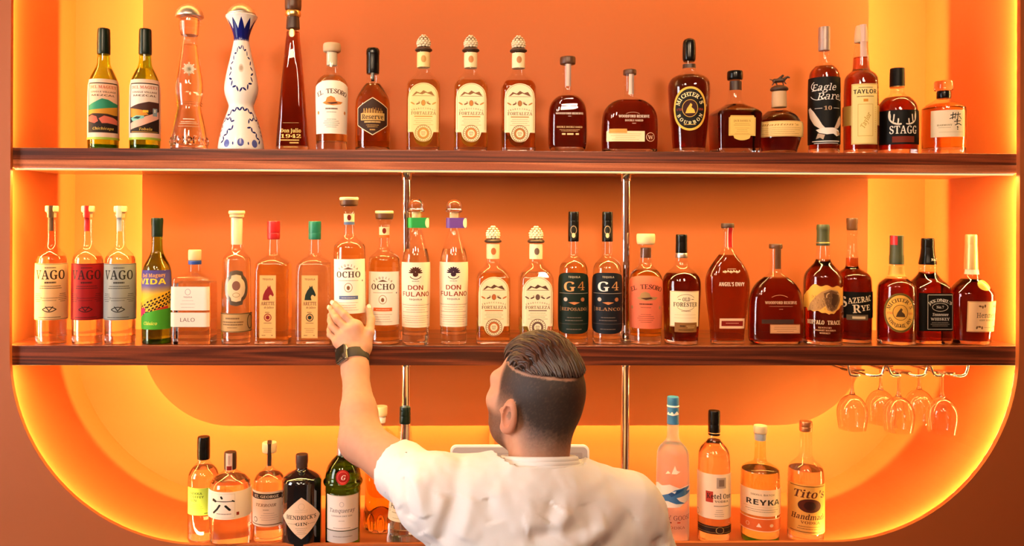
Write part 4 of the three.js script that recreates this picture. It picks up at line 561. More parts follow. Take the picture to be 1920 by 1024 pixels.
bottle({ kind: 'rye_bottle', label: 'rye bottle with slender neck and black band of white script', at: [0.880, Z2 - 0.036], row: 'mid', p: [[0, 34], [2, 35.5], [115, 35.5], [128, 32], [136, 20], [140, 12.5], [152, 11.8], [163, 11.4], [166, 9], [200, 8.6], [206, 9], [208, 10.5], [214, 10]], liquid: 'ruby', level: 160, foot: 6,
  caps: [['stopper', C.wood, [[213, 8.5], [214, 9.6], [226, 9.8], [227, 10.2], [235, 10.2], [236.5, 9.4]]]], sheets: [['black_band', { y0: 47, y1: 97, ang: 0.99 }, L(360, 170, (c) => { bg(c, 360, 170, '#0c0909'); T(c, 'S', 128, 66, 92, '#f3dcc0', { f: 'r', w: 44, rot: -0.1 }); T(c, 'AZERAC', 226, 50, 50, '#f3dcc0', { f: 'r', w: 150, rot: -0.14 }); T(c, 'R', 200, 108, 74, '#f3dcc0', { f: 'r', w: 48, rot: -0.08 }); T(c, 'YE', 258, 102, 50, '#f3dcc0', { f: 'r', w: 66, rot: -0.1 }); })], ['small_label', { y0: 44, y1: 54, w: 20, s0: 9, off: 0.9 }, L(200, 60, (c) => { bg(c, 200, 60, '#6a5a48'); c.fillStyle = '#d9c2a0'; c.fillRect(50, 18, 120, 28); })]] });
bottle({ kind: 'bourbon_bottle', label: 'bourbon bottle with olive strip cap and yellow oval label', at: [0.977, Z2], row: 'mid', p: [[0, 32], [2, 33.8], [104, 33.8], [114, 30], [122, 20], [128, 13.4], [136, 12.4], [150, 12]], liquid: 'bourbon', level: 122, foot: 6,
  caps: [['cap', C.olivecap, [[149, 12], [150, 12.8], [166, 12.6], [167, 11.8], [196, 11.8], [203, 12], [204, 11]]]], sheets: [['oval_label', { y0: 24, y1: 97, w: 29, s0: 5, shape: 'oval', rowsN: 16 }, ovalLabel('#e2a544', '#4a3018', '#6a5a20', '#d99a3c', 'STRAIGHT RYE')], ['neck_label', { y0: 127, y1: 146, ang: 0.95, off: 0.7 }, std(lin(0.55, 0.30, 0.05), 0.5)], ['cap_strip', { y0: 186, y1: 203, w: 7, s0: -6, off: 0.8 }, C.red]] });
bottle({ kind: 'whiskey_bottle', label: 'square whiskey bottle with tapered black cap and black label', at: [1.070, Z2 - 0.019], row: 'mid', p: [[0, 31.5], [2, 33], [104, 33], [113, 31], [121, 24], [127, 19], [133, 15.5], [150, 14.6]], c: 0.32, dr: 1, round: 122, liquid: 'ruby', level: 134, foot: 6,
  caps: [['cap', C.black, [[148, 14.8], [149, 15.6], [152, 15.4], [166, 12.6], [180, 11.4], [181, 11], [182, 11.6], [197, 11.2], [198.5, 10.2]]]], sheets: [['label', { y0: 25, y1: 96, ang: 0.9 }, L(300, 320, (c) => { bg(c, 300, 320, '#0d0b0a'); const e = '#d8cfc2'; frame(c, 66, 14, 200, 290, 4, e); arcT(c, 'JACK DANIEL\'S', 164, 210, 150, 36, e, { span: 1.22, f: 'r' }); ring(c, 164, 118, 62, 34, 4, e); T(c, 'No.7', 164, 118, 30, e, { f: 'r', w: 60 }); T(c, 'Tennessee', 164, 180, 34, e, { f: 'r', i: 1, w: 128 }); T(c, 'WHISKEY', 164, 218, 32, e, { f: 'r', w: 150 }); fine(c, 164, 246, 150, 3, 14, '#a89c8c', 4); })], ['cap_print', { y0: 151, y1: 165, w: 9, off: 1.2, s0: 4 }, PR(100, 80, (c) => { T(c, 'No.7', 50, 40, 38, '#e8e0d4', { f: 'r', w: 76 }); })]] });
bottle({ kind: 'cognac_bottle', label: 'teardrop cognac bottle with gold foil neck and cream label', at: [1.172, Z2], row: 'mid', p: [[0, 32], [2, 34], [20, 37], [90, 41], [100, 39], [114, 27], [124, 15], [131, 12.5], [146, 11]], dr: 0.8, c: 1, round: 128, liquid: 'cognac', level: 122, foot: 7,
  caps: [['foil_capsule', std(lin(0.72, 0.46, 0.20), 0.4, { metalness: 0.6 }), [[140, 11.4], [141, 11.8], [186, 10.4], [187, 10], [188, 10.4], [204, 10.2], [206, 9.2]]]],
  sheets: [['label', { y0: 25, y1: 82, w: 35, s0: 9 }, L(290, 240, (c) => { bg(c, 290, 240, '#eebc88'); frame(c, 5, 5, 280, 230, 3, '#b98450'); T(c, 'Hennessy', 168, 110, 52, '#3a2820', { f: 'r', b: false, w: 210 }); T(c, 'VERY SPECIAL', 150, 148, 16, '#8a6444', { w: 130 }); for (const [x, y] of [[90, 38], [110, 44], [128, 36], [216, 40], [236, 34], [254, 46], [70, 206], [90, 200], [110, 208], [224, 200], [244, 208], [262, 200]]) leaf(c, x, y, x * 0.7, 12, 7, '#7a5030'); rule(c, 164, 206, 80, 2, '#8a6444'); })], ['gold_medallion', { y0: 102, y1: 121, w: 13, s0: 8, shape: 'oval', off: 1.6 }, std(lin(0.62, 0.36, 0.08), 0.35, { metalness: 0.5 })], ['neck_ring', { y0: 131, y1: 140, ang: 0.98, off: 0.5 }, C.pink]] });
// ------------------------------------------------------------------ bottles standing on the floor of the niche
bottle({ kind: 'gin_bottle', label: 'gin bottle with black cap and light green label', at: [-0.804, -0.093], row: 'low', p: [[0, 28], [2, 29.4], [118, 29.4], [130, 26], [140, 17], [146, 11.5], [154, 10.6]], liquid: 'clear', level: 136, foot: 6, caps: [['cap', C.black, [[151, 11], [152, 11.8], [170, 11.8], [171, 11.4], [172, 11.8], [191, 11.6], [193, 10.6]]]],
  sheets: [['label', { y0: 55, y1: 105, w: 27, s0: -8 }, L(220, 220, (c) => { bg(c, 220, 220, '#a6bf4c'); T(c, 'NIKKA', 86, 44, 26, '#4a5a24', { w: 100 }); T(c, 'COFFEY', 92, 72, 26, '#4a5a24', { w: 112 }); T(c, 'GIN', 66, 100, 26, '#4a5a24', { w: 56 }); fine(c, 90, 132, 110, 4, 14, '#7c9434', 4); rule(c, 176, 206, 50, 6, '#2c3418'); })]] });
bottle({ kind: 'gin_bottle', label: 'six-sided clear gin bottle with white label and one brushed black character', at: [-0.724, -0.042], row: 'low', p: [[0, 37], [2, 38], [118, 38.4], [127, 33], [136, 20], [141, 11.5], [147, 10.6]], facets: 3, liquid: 'clear', level: 128, foot: 8, caps: [['cap', C.brown, [[144, 10.8], [145, 11.2], [161, 11.6], [173, 11.4], [175, 10.4]]]],
  sheets: [['label', { y0: 64, y1: 113, ang: 0.98, off: 1 }, L(340, 190, (c) => { bg(c, 340, 190, '#fbe0c6'); c.lineCap = 'round'; const st = (l, ...p) => { c.lineWidth = l; c.beginPath(); c.moveTo(p[0], p[1]); for (let i = 2; i < p.length; i += 2) c.lineTo(p[i], p[i + 1]); c.stroke(); }; frame(c, 66, 14, 130, 164, 2, '#e0bfa0'); c.strokeStyle = '#1d1712'; st(11, 126, 34, 130, 44); st(5, 74, 66, 190, 64); st(16, 80, 58, 92, 66); st(8, 184, 60, 192, 66); st(11, 118, 92, 104, 120, 82, 148); st(13, 150, 96, 170, 122); fine(c, 140, 148, 100, 1, 8, '#a07a64', 6); c.fillStyle = '#9c2a1c'; c.fillRect(204, 142, 14, 22); })], ['cap_strip', { y0: 144, y1: 175, w: 6, s0: -2, off: 1.6 }, L(60, 150, (c) => { bg(c, 60, 150, '#e8b9a0'); c.fillStyle = '#8c1c14'; c.fillRect(6, 112, 48, 36); c.fillStyle = '#caa08a'; c.fillRect(20, 20, 20, 80); })]] });
bottle({ kind: 'gin_bottle', label: 'gin bottle with thin neck, fluted cork and white wrap label', at: [-0.637, -0.098], row: 'low', p: [[0, 29], [2, 30.6], [108, 30.6], [118, 27], [126, 18], [131, 10], [137, 6.6], [162, 6.6]], liquid: 'clear', level: 122, foot: 9, caps: [['cork_stopper', C.pale, [[161, 6], [162, 13], [166, 13.8], [179, 13.8], [181, 13]]]],
  sheets: [['label', { y0: 32, y1: 97, ang: 0.98 }, L(300, 230, (c) => { bg(c, 300, 230, '#f4d3bc'); c.fillStyle = '#3a2c28'; c.fillRect(0, 14, 300, 34); T(c, 'ST. GEORGE', 130, 32, 26, '#f6d9c2', { f: 'r', w: 160 }); T(c, 'TERROIR', 126, 88, 26, '#8a5a44', { f: 'r', i: 1, w: 130 }); fine(c, 132, 116, 50, 1, 8, '#a8806c', 5); fine(c, 150, 140, 110, 4, 14, '#b9968a', 3); ring(c, 62, 186, 13, 15, 4, '#5a443c'); rule(c, 150, 216, 300, 6, '#7a5a4c'); c.fillStyle = 'rgba(90,66,80,.6)'; poly(c, [[300, 60], [262, 90], [276, 130], [250, 160], [300, 190]], '#8a6a74'); })], ['neck_strip', { y0: 138, y1: 162, w: 4, off: 0.6 }, C.brown]], extra: (g) => mesh('stopper_strip', loft([[161.5, 4, 14.3, 3], [181.5, 4, 14.3, 3]]), C.brown, g) });
bottle({ kind: 'gin_bottle', label: 'stout black apothecary gin bottle with pale diamond label', at: [-0.5465, -0.048], row: 'low', solid: C.ink, solidName: 'black_glass', p: [[0, 34], [3, 36.8], [121, 36.8], [124, 36.2], [130, 33], [137, 20], [141, 11], [146, 10.4]], caps: [['cap', C.brown, [[144, 10], [145, 10.8], [152, 10.4], [153, 11.4], [167, 11.6], [169, 10.8]]]],
  sheets: [['diamond_label', { y0: 26, y1: 101, w: 40, shape: 'diamond', rowsN: 16 }, L(300, 300, (c) => { bg(c, 300, 300, '#ecc3a2'); T(c, 'HENDRICK\'S', 150, 146, 40, '#2c201a', { f: 'r', w: 222 }); T(c, '·GIN·', 150, 192, 30, '#3a2a22', { f: 'r', w: 110 }); rule(c, 72, 192, 44, 2, '#8a6a58'); rule(c, 228, 192, 44, 2, '#8a6a58'); ring(c, 150, 66, 20, 22, 2, '#c09a80'); fine(c, 150, 92, 90, 2, 12, '#c8a288', 3); fine(c, 150, 222, 80, 4, 13, '#a88470', 3); })]] });
bottle({ kind: 'gin_bottle', label: 'green gin bottle with red seal, white label and silver cap', at: [-0.4435, -0.05], row: 'low', glass: 'green', liquid: 'gin', p: [[0, 31], [3, 32.4], [100, 32.4], [112, 33], [116, 36.4], [122, 36.6], [126, 33], [134, 32.5], [147, 29], [158, 21], [166, 12.5], [170, 11]], level: 160, foot: 10, caps: [['cap', C.silver, [[167, 11.2], [168, 11.8], [180, 11.4], [181, 10.8], [182, 11.2], [197, 10.8], [199, 10]]]],
  sheets: [['label', { y0: 39, y1: 102, ang: 0.66, s0: 0 }, L(220, 240, (c) => { bg(c, 220, 240, '#f3ddd0'); frame(c, 5, 5, 210, 230, 2, '#c9ae9c'); ring(c, 104, 60, 12, 16, 2, '#a88c88'); T(c, 'Tanqueray', 104, 104, 36, '#4a3c38', { f: 'r', i: 1, b: false, w: 164 }); T(c, 'LONDON DRY GIN', 104, 140, 15, '#8a726a', { f: 'r', w: 130 }); fine(c, 104, 172, 40, 1, 8, '#a88c80', 4); fine(c, 104, 222, 160, 1, 8, '#a88c80', 5); })], ['silver_label', { y0: 16, y1: 37.5, ang: 0.66 }, L(220, 80, (c) => { bg(c, 220, 80, '#c9bcb6'); fine(c, 110, 34, 170, 1, 8, '#8a7a74', 6); })], ['red_seal', { y0: 123, y1: 148, w: 13, shape: 'oval', off: 1.6 }, L(80, 80, (c) => { bg(c, 80, 80, '#a01a18'); ring(c, 40, 40, 30, 30, 4, '#c8483c'); T(c, 'G', 40, 42, 36, '#f0cfc0', { f: 'r', i: 1 }); })]],
  extra: (g) => { for (const [y, r] of [[104, 33], [129, 33.2]]) mesh('rib', new THREE.TorusGeometry(r * U, 0.0012, 8, 56).rotateX(PI / 2).translate(0, y * U, 0), GL.thickGreen, g); } });
bottle({ kind: 'tequila_bottle', label: 'amber bottle with scalloped base behind the raised arm', at: [-0.354, -0.165], row: 'low', p: [[0, 30], [3, 32], [170, 32], [182, 28], [192, 16], [198, 10], [212, 9]], c: 1, liquid: 'yellow', level: 176, foot: 6, caps: [['stopper', C.pale, [[219, 10], [220, 12.2], [236, 12.6], [238, 11.8]]], ['stopper_plug', C.white, [[206, 8.4], [207, 8.8], [218, 9.4], [219, 8.8]]]],
  extra: (g) => { for (let i = 0; i < 10; i++) { const a = i / 10 * 2 * PI; mesh('scallop', new THREE.SphereGeometry(0.011, 14, 18).scale(1.1, 2.2, 0.45).translate(0, 19 * U, 31.5 * U).rotateY(a), DR.yellow, g); } } });
bottle({ kind: 'gin_bottle', label: 'tapered gin bottle with green cap, half hidden by the white sleeve', at: [-0.288, -0.052], row: 'low', p: [[0, 33], [2, 34], [10, 34], [50, 30.5], [120, 25], [180, 16.5], [205, 12.4], [228, 10.4]], liquid: 'clear', level: 160, foot: 8, caps: [['cap', C.darkgreen, [[225, 10.2], [226, 10.8], [238, 10.6], [239, 10], [240, 10.6], [247, 10.4], [248, 10], [249, 10.4], [254, 10.2], [256, 9.4]]]],
  sheets: [['label', { y0: 52, y1: 112, ang: 0.95 }, L(300, 220, (c) => { bg(c, 300, 220, '#f3d6a8'); T(c, 'FORDS', 110, 120, 52, '#4a3a2a', { w: 130 }); fine(c, 110, 160, 120, 1, 8, '#a8885c', 5); ring(c, 30, 150, 10, 14, 3, '#a8885c'); fine(c, 130, 196, 170, 1, 8, '#c0a070', 4); })]] });
bottle({ kind: 'vodka_bottle', label: 'tall frosted vodka bottle with blue cap and flying goose', at: [0.398, -0.066], row: 'low', glass: 'frost', liquid: 'clear', p: [[0, 28.5], [2, 30.2], [162, 30.2], [176, 26], [185, 17], [192, 11.8], [200, 10.6], [222, 10.4]], level: 184, foot: 8, caps: [['cap', C.skyblue, [[221, 10.6], [222, 11.2], [224, 10.8], [254, 10.6], [255, 11], [256, 10.6], [270, 11], [272, 10]]], ['cap_ring', C.white, [[253, 10.4], [253.6, 11.3], [256, 11.3], [256.6, 10.4]]]],
  sheets: [['picture', { y0: 68, y1: 118, ang: 0.94 }, PR(300, 170, (c) => { poly(c, [[0, 30], [40, 14], [80, 24], [130, 10], [190, 30], [250, 14], [300, 24], [300, 110], [240, 118], [190, 150], [110, 158], [60, 140], [0, 150]], '#eed6c4'); poly(c, [[40, 120], [0, 134], [8, 100], [60, 86], [110, 100], [90, 130]], '#f6e6da'); poly(c, [[44, 100], [86, 84], [120, 70], [160, 44], [220, 28], [280, 24], [240, 50], [300, 58], [220, 80], [170, 92], [190, 112], [230, 128], [170, 130], [120, 116], [80, 118]], '#3a6a9a'); poly(c, [[120, 72], [170, 46], [230, 34], [180, 64], [140, 88]], '#16487a'); poly(c, [[140, 56], [170, 48], [160, 66]], '#d8d0cc'); })],
    ['lettering', { y0: 20, y1: 66, ang: 0.92 }, PR(300, 170, (c) => { T(c, 'GREY GOOSE', 160, 44, 44, '#4a3a50', { f: 'r', b: false, w: 250 }); c.fillStyle = '#4a3040'; c.fillRect(120, 74, 22, 8); c.fillStyle = '#8a2420'; c.fillRect(176, 72, 20, 8); T(c, 'VODKA', 166, 112, 24, '#6a5460', { f: 'r', b: false, w: 130 }); })], ['etched_geese', { y0: 130, y1: 156, ang: 0.4 }, PR(120, 110, (c) => { poly(c, [[50, 90], [70, 20], [80, 60], [104, 70], [80, 90]], '#fbe9cf'); poly(c, [[14, 96], [30, 66], [46, 86]], '#fbe9cf'); })], ['cap_print', { y0: 236, y1: 249, ang: 0.8, off: 1.2 }, PR(120, 60, (c) => { poly(c, [[4, 44], [20, 20], [34, 36], [52, 16], [66, 36], [90, 10], [114, 40], [60, 50]], '#f0e6da'); })]] });
bottle({ kind: 'vodka_bottle', label: 'clear vodka bottle with black cap, white label and red square', at: [0.506, -0.07], row: 'low', p: [[0, 28.5], [2, 30], [160, 30], [174, 26], [183, 17.5], [190, 12], [200, 11]], liquid: 'clear', level: 190, foot: 8, caps: [['cap', C.black, [[199, 10.4], [200, 11], [218, 11], [219, 10.4], [220, 11], [243, 10.8], [245, 9.8]]], ['cap_ring', C.gold, [[203, 10.6], [203.4, 11.4], [204.4, 11.4], [204.8, 10.6]]]],
  sheets: [['label', { y0: 50, y1: 133, ang: 0.97, shape: 'rect' }, L(300, 270, (c) => { bg(c, 300, 270, '#f8d3b0'); c.fillStyle = '#b89a86'; c.fillRect(162, 20, 60, 64); c.fillStyle = '#8a6c5a'; c.fillRect(176, 32, 34, 40); c.fillStyle = '#c03a24'; c.fillRect(98, 104, 44, 66); T(c, 'Ketel One', 186, 132, 42, '#2c1c18', { f: 'r', w: 166 }); T(c, 'VODKA', 196, 162, 18, '#5a3c30', { f: 'r', w: 90 }); fine(c, 196, 188, 120, 1, 8, '#8a6450', 5); fine(c, 180, 214, 60, 4, 12, '#b08a74', 3); ring(c, 30, 246, 14, 18, 3, '#8a6c5a'); })], ['black_ribbon', { y0: 22, y1: 37, ang: 0.9, s0: 6, off: 0.9 }, L(240, 60, (c) => { bg(c, 240, 60, '#2c1a14'); rule(c, 120, 12, 240, 3, '#a8783c'); rule(c, 120, 48, 240, 3, '#a8783c'); ring(c, 132, 30, 20, 24, 3, '#d8a85c', '#3a241a'); })]] });
bottle({ kind: 'vodka_bottle', label: 'round-shouldered vodka bottle with white label over an orange one', at: [0.630, -0.08], row: 'low', glass: 'pale_green', liquid: 'clear', p: [[0, 33], [4, 35.4], [128, 35.6], [136, 33], [142, 22], [147, 12.5], [154, 10.5], [188, 9.6]], level: 132, foot: 10, caps: [['stopper', C.pale, [[200, 10.5], [201, 12.4], [213, 12.6], [215, 11.6]]], ['neck_band', C.grey, [[187, 9.8], [188, 10.4], [199, 10.6], [200, 10]]]],
  sheets: [['white_label', { y0: 54, y1: 103, ang: 0.92, s0: 3 }, L(300, 180, (c) => { bg(c, 300, 180, '#f8cfa6'); T(c, 'SMALL BATCH', 152, 34, 16, '#a07a5c', { w: 130 }); T(c, 'REYKA', 156, 86, 52, '#3a2a24', { w: 200 }); rule(c, 150, 120, 220, 2, '#caa080'); fine(c, 150, 134, 190, 2, 14, '#a07a5c', 4); })], ['orange_label', { y0: 25, y1: 50, ang: 0.92, s0: 3 }, L(300, 100, (c) => { bg(c, 300, 100, '#e8682c'); rule(c, 150, 4, 300, 6, '#f8d0a8'); rule(c, 150, 96, 300, 6, '#f8d0a8'); ring(c, 70, 52, 10, 14, 3, '#f3c49a'); poly(c, [[118, 66], [132, 36], [146, 66]], '#f8dcc0'); ring(c, 200, 52, 11, 12, 0, '', '#f3c49a'); })]] });
bottle({ kind: 'vodka_bottle', label: 'vodka bottle with copper cap and tan label with dark oval', at: [0.749, -0.08], row: 'low', liquid: 'clear', p: [[0, 31], [2, 33], [128, 33], [140, 29], [149, 19], [156, 12.5], [164, 11], [206, 10.6]], level: 134, foot: 9, caps: [['screw_cap', C.copper, [[204, 10.6], [205, 11.6], [212, 11.6], [212.6, 11], [213.4, 11], [214, 11.6], [221, 11.6], [223, 10.8]]]],
  sheets: [['label', { y0: 19, y1: 111, ang: 0.86, s0: 4 }, L(250, 290, (c) => { bg(c, 250, 290, '#eaa148'); rule(c, 125, 10, 200, 4, '#6a2c14'); T(c, 'Tito\'s', 130, 54, 62, '#5a2412', { f: 'r', i: 1, w: 176 }); ring(c, 132, 122, 58, 38, 4, '#4a1c10', '#5a2010'); ring(c, 132, 122, 30, 26, 0, '', '#3a140c'); T(c, 'Handmade', 130, 188, 44, '#5a2412', { f: 'r', i: 1, w: 196 }); T(c, 'VODKA', 136, 222, 22, '#7a3a1c', { f: 'r', w: 100 }); fine(c, 134, 244, 170, 2, 13, '#8a4a24', 4); rule(c, 125, 278, 200, 4, '#6a2c14'); })]] });
// ------------------------------------------------------------------ glass rack, wine glasses, screen, black bottle
const tube = (pts, r, seg = 60, closed = false, rad = 10) => new THREE.TubeGeometry(new THREE.CatmullRomCurve3(pts.map((p) => new THREE.Vector3(...p)), closed, 'centripetal'), seg, r, rad, closed);
{
  const y0 = SHELF_MID - 0.049, yb = EYE - 0.3905, zf = -0.03, zr = -0.25, r = 0.0029;
  const g = thing('glass_rack', 'chrome wire rack for stemware under the lower shelf', 'glass rack', [0.986, yb, 0]);
  const w = (x, y, z) => [x - 0.986, y - yb, z];
  const wire = (pts) => { const out = [pts[0]]; for (let i = 1; i < pts.length - 1; i++) { const p = pts[i]; for (const [q, s] of [[pts[i - 1], 1], [pts[i + 1], -1]]) { const d = hypot(q[0] - p[0], q[1] - p[1], q[2] - p[2]), t = min(0.45, 0.006 / d); out.push(p.map((v, k) => lerp(v, q[k], t))); } } out.push(pts[pts.length - 1]); return tube(out, r, 120); };
  mesh('wire', wire([w(0.832, y0 - 0.001, zf), w(0.836, yb + 0.004, zf), w(0.842, yb, zf), w(0.8638, yb, zf), w(0.8638, yb, zr)]), chrome, g);
  const hump = (a, b) => [w(a, yb, zr), w(a, yb, zf), w(a + 0.028, yb, zf), w(a + 0.033, yb + 0.012, zf), w(a + 0.036, y0 - 0.0045, zf), w((a + b) / 2 - 0.001, y0 - 0.0025, zf), w(b - 0.034, y0 - 0.0045, zf), w(b - 0.03, yb + 0.012, zf), w(b - 0.025, yb, zf), w(b, yb, zf), w(b, yb, zr)];
  mesh('wire', wire(hump(0.8897, 0.9691)), chrome, g); mesh('wire', wire(hump(1.0007, 1.0789)), chrome, g);
  mesh('wire', wire([w(1.141, y0 - 0.001, zf), w(1.137, yb + 0.008, zf), w(1.131, yb, zf), w(1.1064, yb, zf), w(1.1064, yb, zr)]), chrome, g);
  for (const x of [0.8638, 0.8897, 0.9691, 1.0007, 1.0789, 1.1064]) mesh('rear_hanger', tube([w(x, yb, zr), w(x, (y0 + yb) / 2, zr - 0.001), w(x, y0 - 0.001, zr)], r, 8), chrome, g);
  // wine glasses hang by their feet on the wires, bowls down
  const wall = chaikin([[0.0035, 0.062], [0.006, 0.066], [0.022, 0.074], [0.034, 0.092], [0.0375, 0.112], [0.036, 0.132], [0.0325, 0.156]], 2), bowl = new THREE.LatheGeometry([[0, 0.062], ...wall, ...wall.slice().reverse().map(([r, y], i) => [max(0, r - 0.0011), i ? y + (r < 0.03 ? 0.0011 : 0) : y]), [0, 0.0632]].map((p) => new THREE.Vector2(...p)), 56);
  const stem = new THREE.LatheGeometry([[0, 0], [0.029, 0], [0.0295, 0.0008], [0.028, 0.0016], [0.012, 0.0028], [0.005, 0.007], [0.0034, 0.016], [0.0032, 0.045], [0.004, 0.056], [0.007, 0.065], [0.006, 0.0672], [0, 0.068]].map((p) => new THREE.Vector2(...p)), 40);
  const flip = (q) => q.rotateX(PI);
  flip(bowl); flip(stem);
  for (const [x, z, l] of [[0.8768, -0.092, 'upside-down wine glass hanging at the end of the rack beside the back panel'], [0.985, -0.15, 'upside-down wine glass hanging behind another in the middle channel'], [0.985, -0.068, 'upside-down wine glass hanging at the front of the middle channel'], [1.0927, -0.155, 'upside-down wine glass hanging behind another in the channel nearest the wall'], [1.0927, -0.058, 'upside-down wine glass hanging at the front nearest the wall']]) {
    const t = thing('wine_glass', l, 'wine glass', [x, yb + 0.0029 + 0.0031, z], 'wine glasses in the rack');
    mesh('bowl', bowl, GL.thick, t); mesh('stem_and_foot', stem, GL.thick, t);
  }
}
{
  const g = thing('tablet_screen', 'white-framed upright screen standing behind the man', 'screen', [0.005, BOT - LIP + 0.0003, -0.05]), h = 0.247;
  const sh = (w, hh, r) => { const s = new THREE.Shape(); s.moveTo(-w / 2 + r, 0); s.lineTo(w / 2 - r, 0); s.absarc(w / 2 - r, r, r, -PI / 2, 0); s.lineTo(w / 2, hh - r); s.absarc(w / 2 - r, hh - r, r, 0, PI / 2); s.lineTo(-w / 2 + r, hh); s.absarc(-w / 2 + r, hh - r, r, PI / 2, PI); s.lineTo(-w / 2, r); s.absarc(-w / 2 + r, r, r, PI, 1.5 * PI); return s; };
  const tilt = (q) => q.rotateX(-0.10).translate(0, 0.012, 0);
  mesh('frame', tilt(new THREE.ExtrudeGeometry(sh(0.352, h - 0.013, 0.014), { depth: 0.008, bevelEnabled: true, bevelSize: 0.0015, bevelThickness: 0.0015, bevelSegments: 3 })), std(lin(0.8, 0.78, 0.76), 0.3), g);
  mesh('bezel', tilt(new THREE.ExtrudeGeometry(sh(0.344, h - 0.021, 0.012), { depth: 0.0005, bevelEnabled: false }).translate(0, 0.004, 0.0096)), std(lin(0.42, 0.36, 0.37), 0.35), g);
  mesh('screen_glass', tilt(new THREE.ExtrudeGeometry(sh(0.318, h - 0.048, 0.003), { depth: 0.0005, bevelEnabled: false }).translate(0, 0.017, 0.0101)), std(lin(0.36, 0.30, 0.31), 0.18), g);
  mesh('stand', rbox(0.16, 0.014, 0.12, 0.004, 0, 0.0075, -0.012), std(lin(0.5, 0.5, 0.5), 0.35), g);
}
bottle({ kind: 'liqueur_bottle', label: 'glossy black bottle mostly hidden behind the man\'s back', at: [-0.2055, -0.045], row: 'low', solid: C.ink, solidName: 'black_glass', p: [[0, 22], [3, 23.6], [80, 23.6], [96, 21], [106, 15], [112, 11], [130, 10]], caps: [['cap', C.black, [[128, 10.6], [129, 11.2], [145, 11], [147, 10]]]], sheets: [['painted_highlight', { y0: 10, y1: 60, w: 20, s0: -18 }, PR(120, 220, (c) => { c.lineWidth = 5; c.strokeStyle = '#9a8a84'; c.beginPath(); c.moveTo(70, 10); c.bezierCurveTo(20, 50, 20, 140, 60, 210); c.moveTo(30, 60); c.bezierCurveTo(60, 30, 90, 30, 110, 20); c.stroke(); })]] });  // the pale curves are highlights painted onto the black glass
// ------------------------------------------------------------------ the man
// distance fields on a grid, meshed with surface nets
function nets(f, lo, hi, cell, keep) {
  const n = [0, 1, 2].map((k) => Math.ceil((hi[k] - lo[k]) / cell) + 1), [nx, ny, nz] = n, v = new Float32Array(nx * ny * nz);
  for (let k = 0, i = 0; k < nz; k++) for (let j = 0; j < ny; j++) for (let q = 0; q < nx; q++, i++) v[i] = f(lo[0] + q * cell, lo[1] + j * cell, lo[2] + k * cell);
  const at = new Int32Array(nx * ny * nz).fill(-1), pos = [], idx = [], off = [];
  for (let c = 0; c < 8; c++) off.push((c & 1) + ((c >> 1) & 1) * nx + (c >> 2) * nx * ny);
  const edges = []; for (let a = 0; a < 8; a++) for (const b of [1, 2, 4]) if (!(a & b)) edges.push([a, a | b]);
  for (let k = 0; k < nz - 1; k++) for (let j = 0; j < ny - 1; j++) for (let q = 0; q < nx - 1; q++) {
    const i = q + nx * (j + ny * k); let m = 0; for (let c = 0; c < 8; c++) if (v[i + off[c]] < 0) m |= 1 << c;
    if (m === 0 || m === 255) continue;
    let x = 0, y = 0, z = 0, s = 0;
    for (const [a, b] of edges) { const va = v[i + off[a]], vb = v[i + off[b]]; if ((va < 0) === (vb < 0)) continue; const t = va / (va - vb); x += lerp(a & 1, b & 1, t); y += lerp((a >> 1) & 1, (b >> 1) & 1, t); z += lerp(a >> 2, b >> 2, t); s++; }
    const p = [lo[0] + (q + x / s) * cell, lo[1] + (j + y / s) * cell, lo[2] + (k + z / s) * cell];
    if (keep && !keep(...p)) continue;
    at[i] = pos.length / 3; pos.push(...p);
  }
  const quad = (a, b, c, d, flip) => { if (a < 0 || b < 0 || c < 0 || d < 0) return; flip ? idx.push(a, b, c, a, c, d) : idx.push(a, c, b, a, d, c); };
  for (let k = 1; k < nz - 1; k++) for (let j = 1; j < ny - 1; j++) for (let q = 1; q < nx - 1; q++) {
    const i = q + nx * (j + ny * k), s = v[i] < 0;
    if (s !== (v[i + 1] < 0)) quad(at[i], at[i - nx], at[i - nx - nx * ny], at[i - nx * ny], s);
    if (s !== (v[i + nx] < 0)) quad(at[i], at[i - nx * ny], at[i - nx * ny - 1], at[i - 1], s);
    if (s !== (v[i + nx * ny] < 0)) quad(at[i], at[i - 1], at[i - 1 - nx], at[i - nx], s);
  }
  const nor = new Float32Array(pos.length), e = cell * 0.5;
  for (let i = 0; i < pos.length; i += 3) { const [x, y, z] = [pos[i], pos[i + 1], pos[i + 2]], a = f(x + e, y, z) - f(x - e, y, z), b = f(x, y + e, z) - f(x, y - e, z), c = f(x, y, z + e) - f(x, y, z - e), l = hypot(a, b, c) || 1; nor[i] = a / l; nor[i + 1] = b / l; nor[i + 2] = c / l; }
  const g = new THREE.BufferGeometry(); g.setAttribute('position', new THREE.Float32BufferAttribute(pos, 3)); g.setAttribute('normal', new THREE.BufferAttribute(nor, 3)); g.setIndex(idx); return g;
}
const smin = (a, b, k) => { const h = max(k - abs(a - b), 0) / k; return min(a, b) - h * h * k * 0.25; };
function cap(a, b, ra, rb) {
  const d = [b[0] - a[0], b[1] - a[1], b[2] - a[2]], l2 = d[0] * d[0] + d[1] * d[1] + d[2] * d[2] || 1e-9;
  return (x, y, z) => { const px = x - a[0], py = y - a[1], pz = z - a[2], t = clamp((px * d[0] + py * d[1] + pz * d[2]) / l2); return hypot(px - d[0] * t, py - d[1] * t, pz - d[2] * t) - lerp(ra, rb, t); };
}
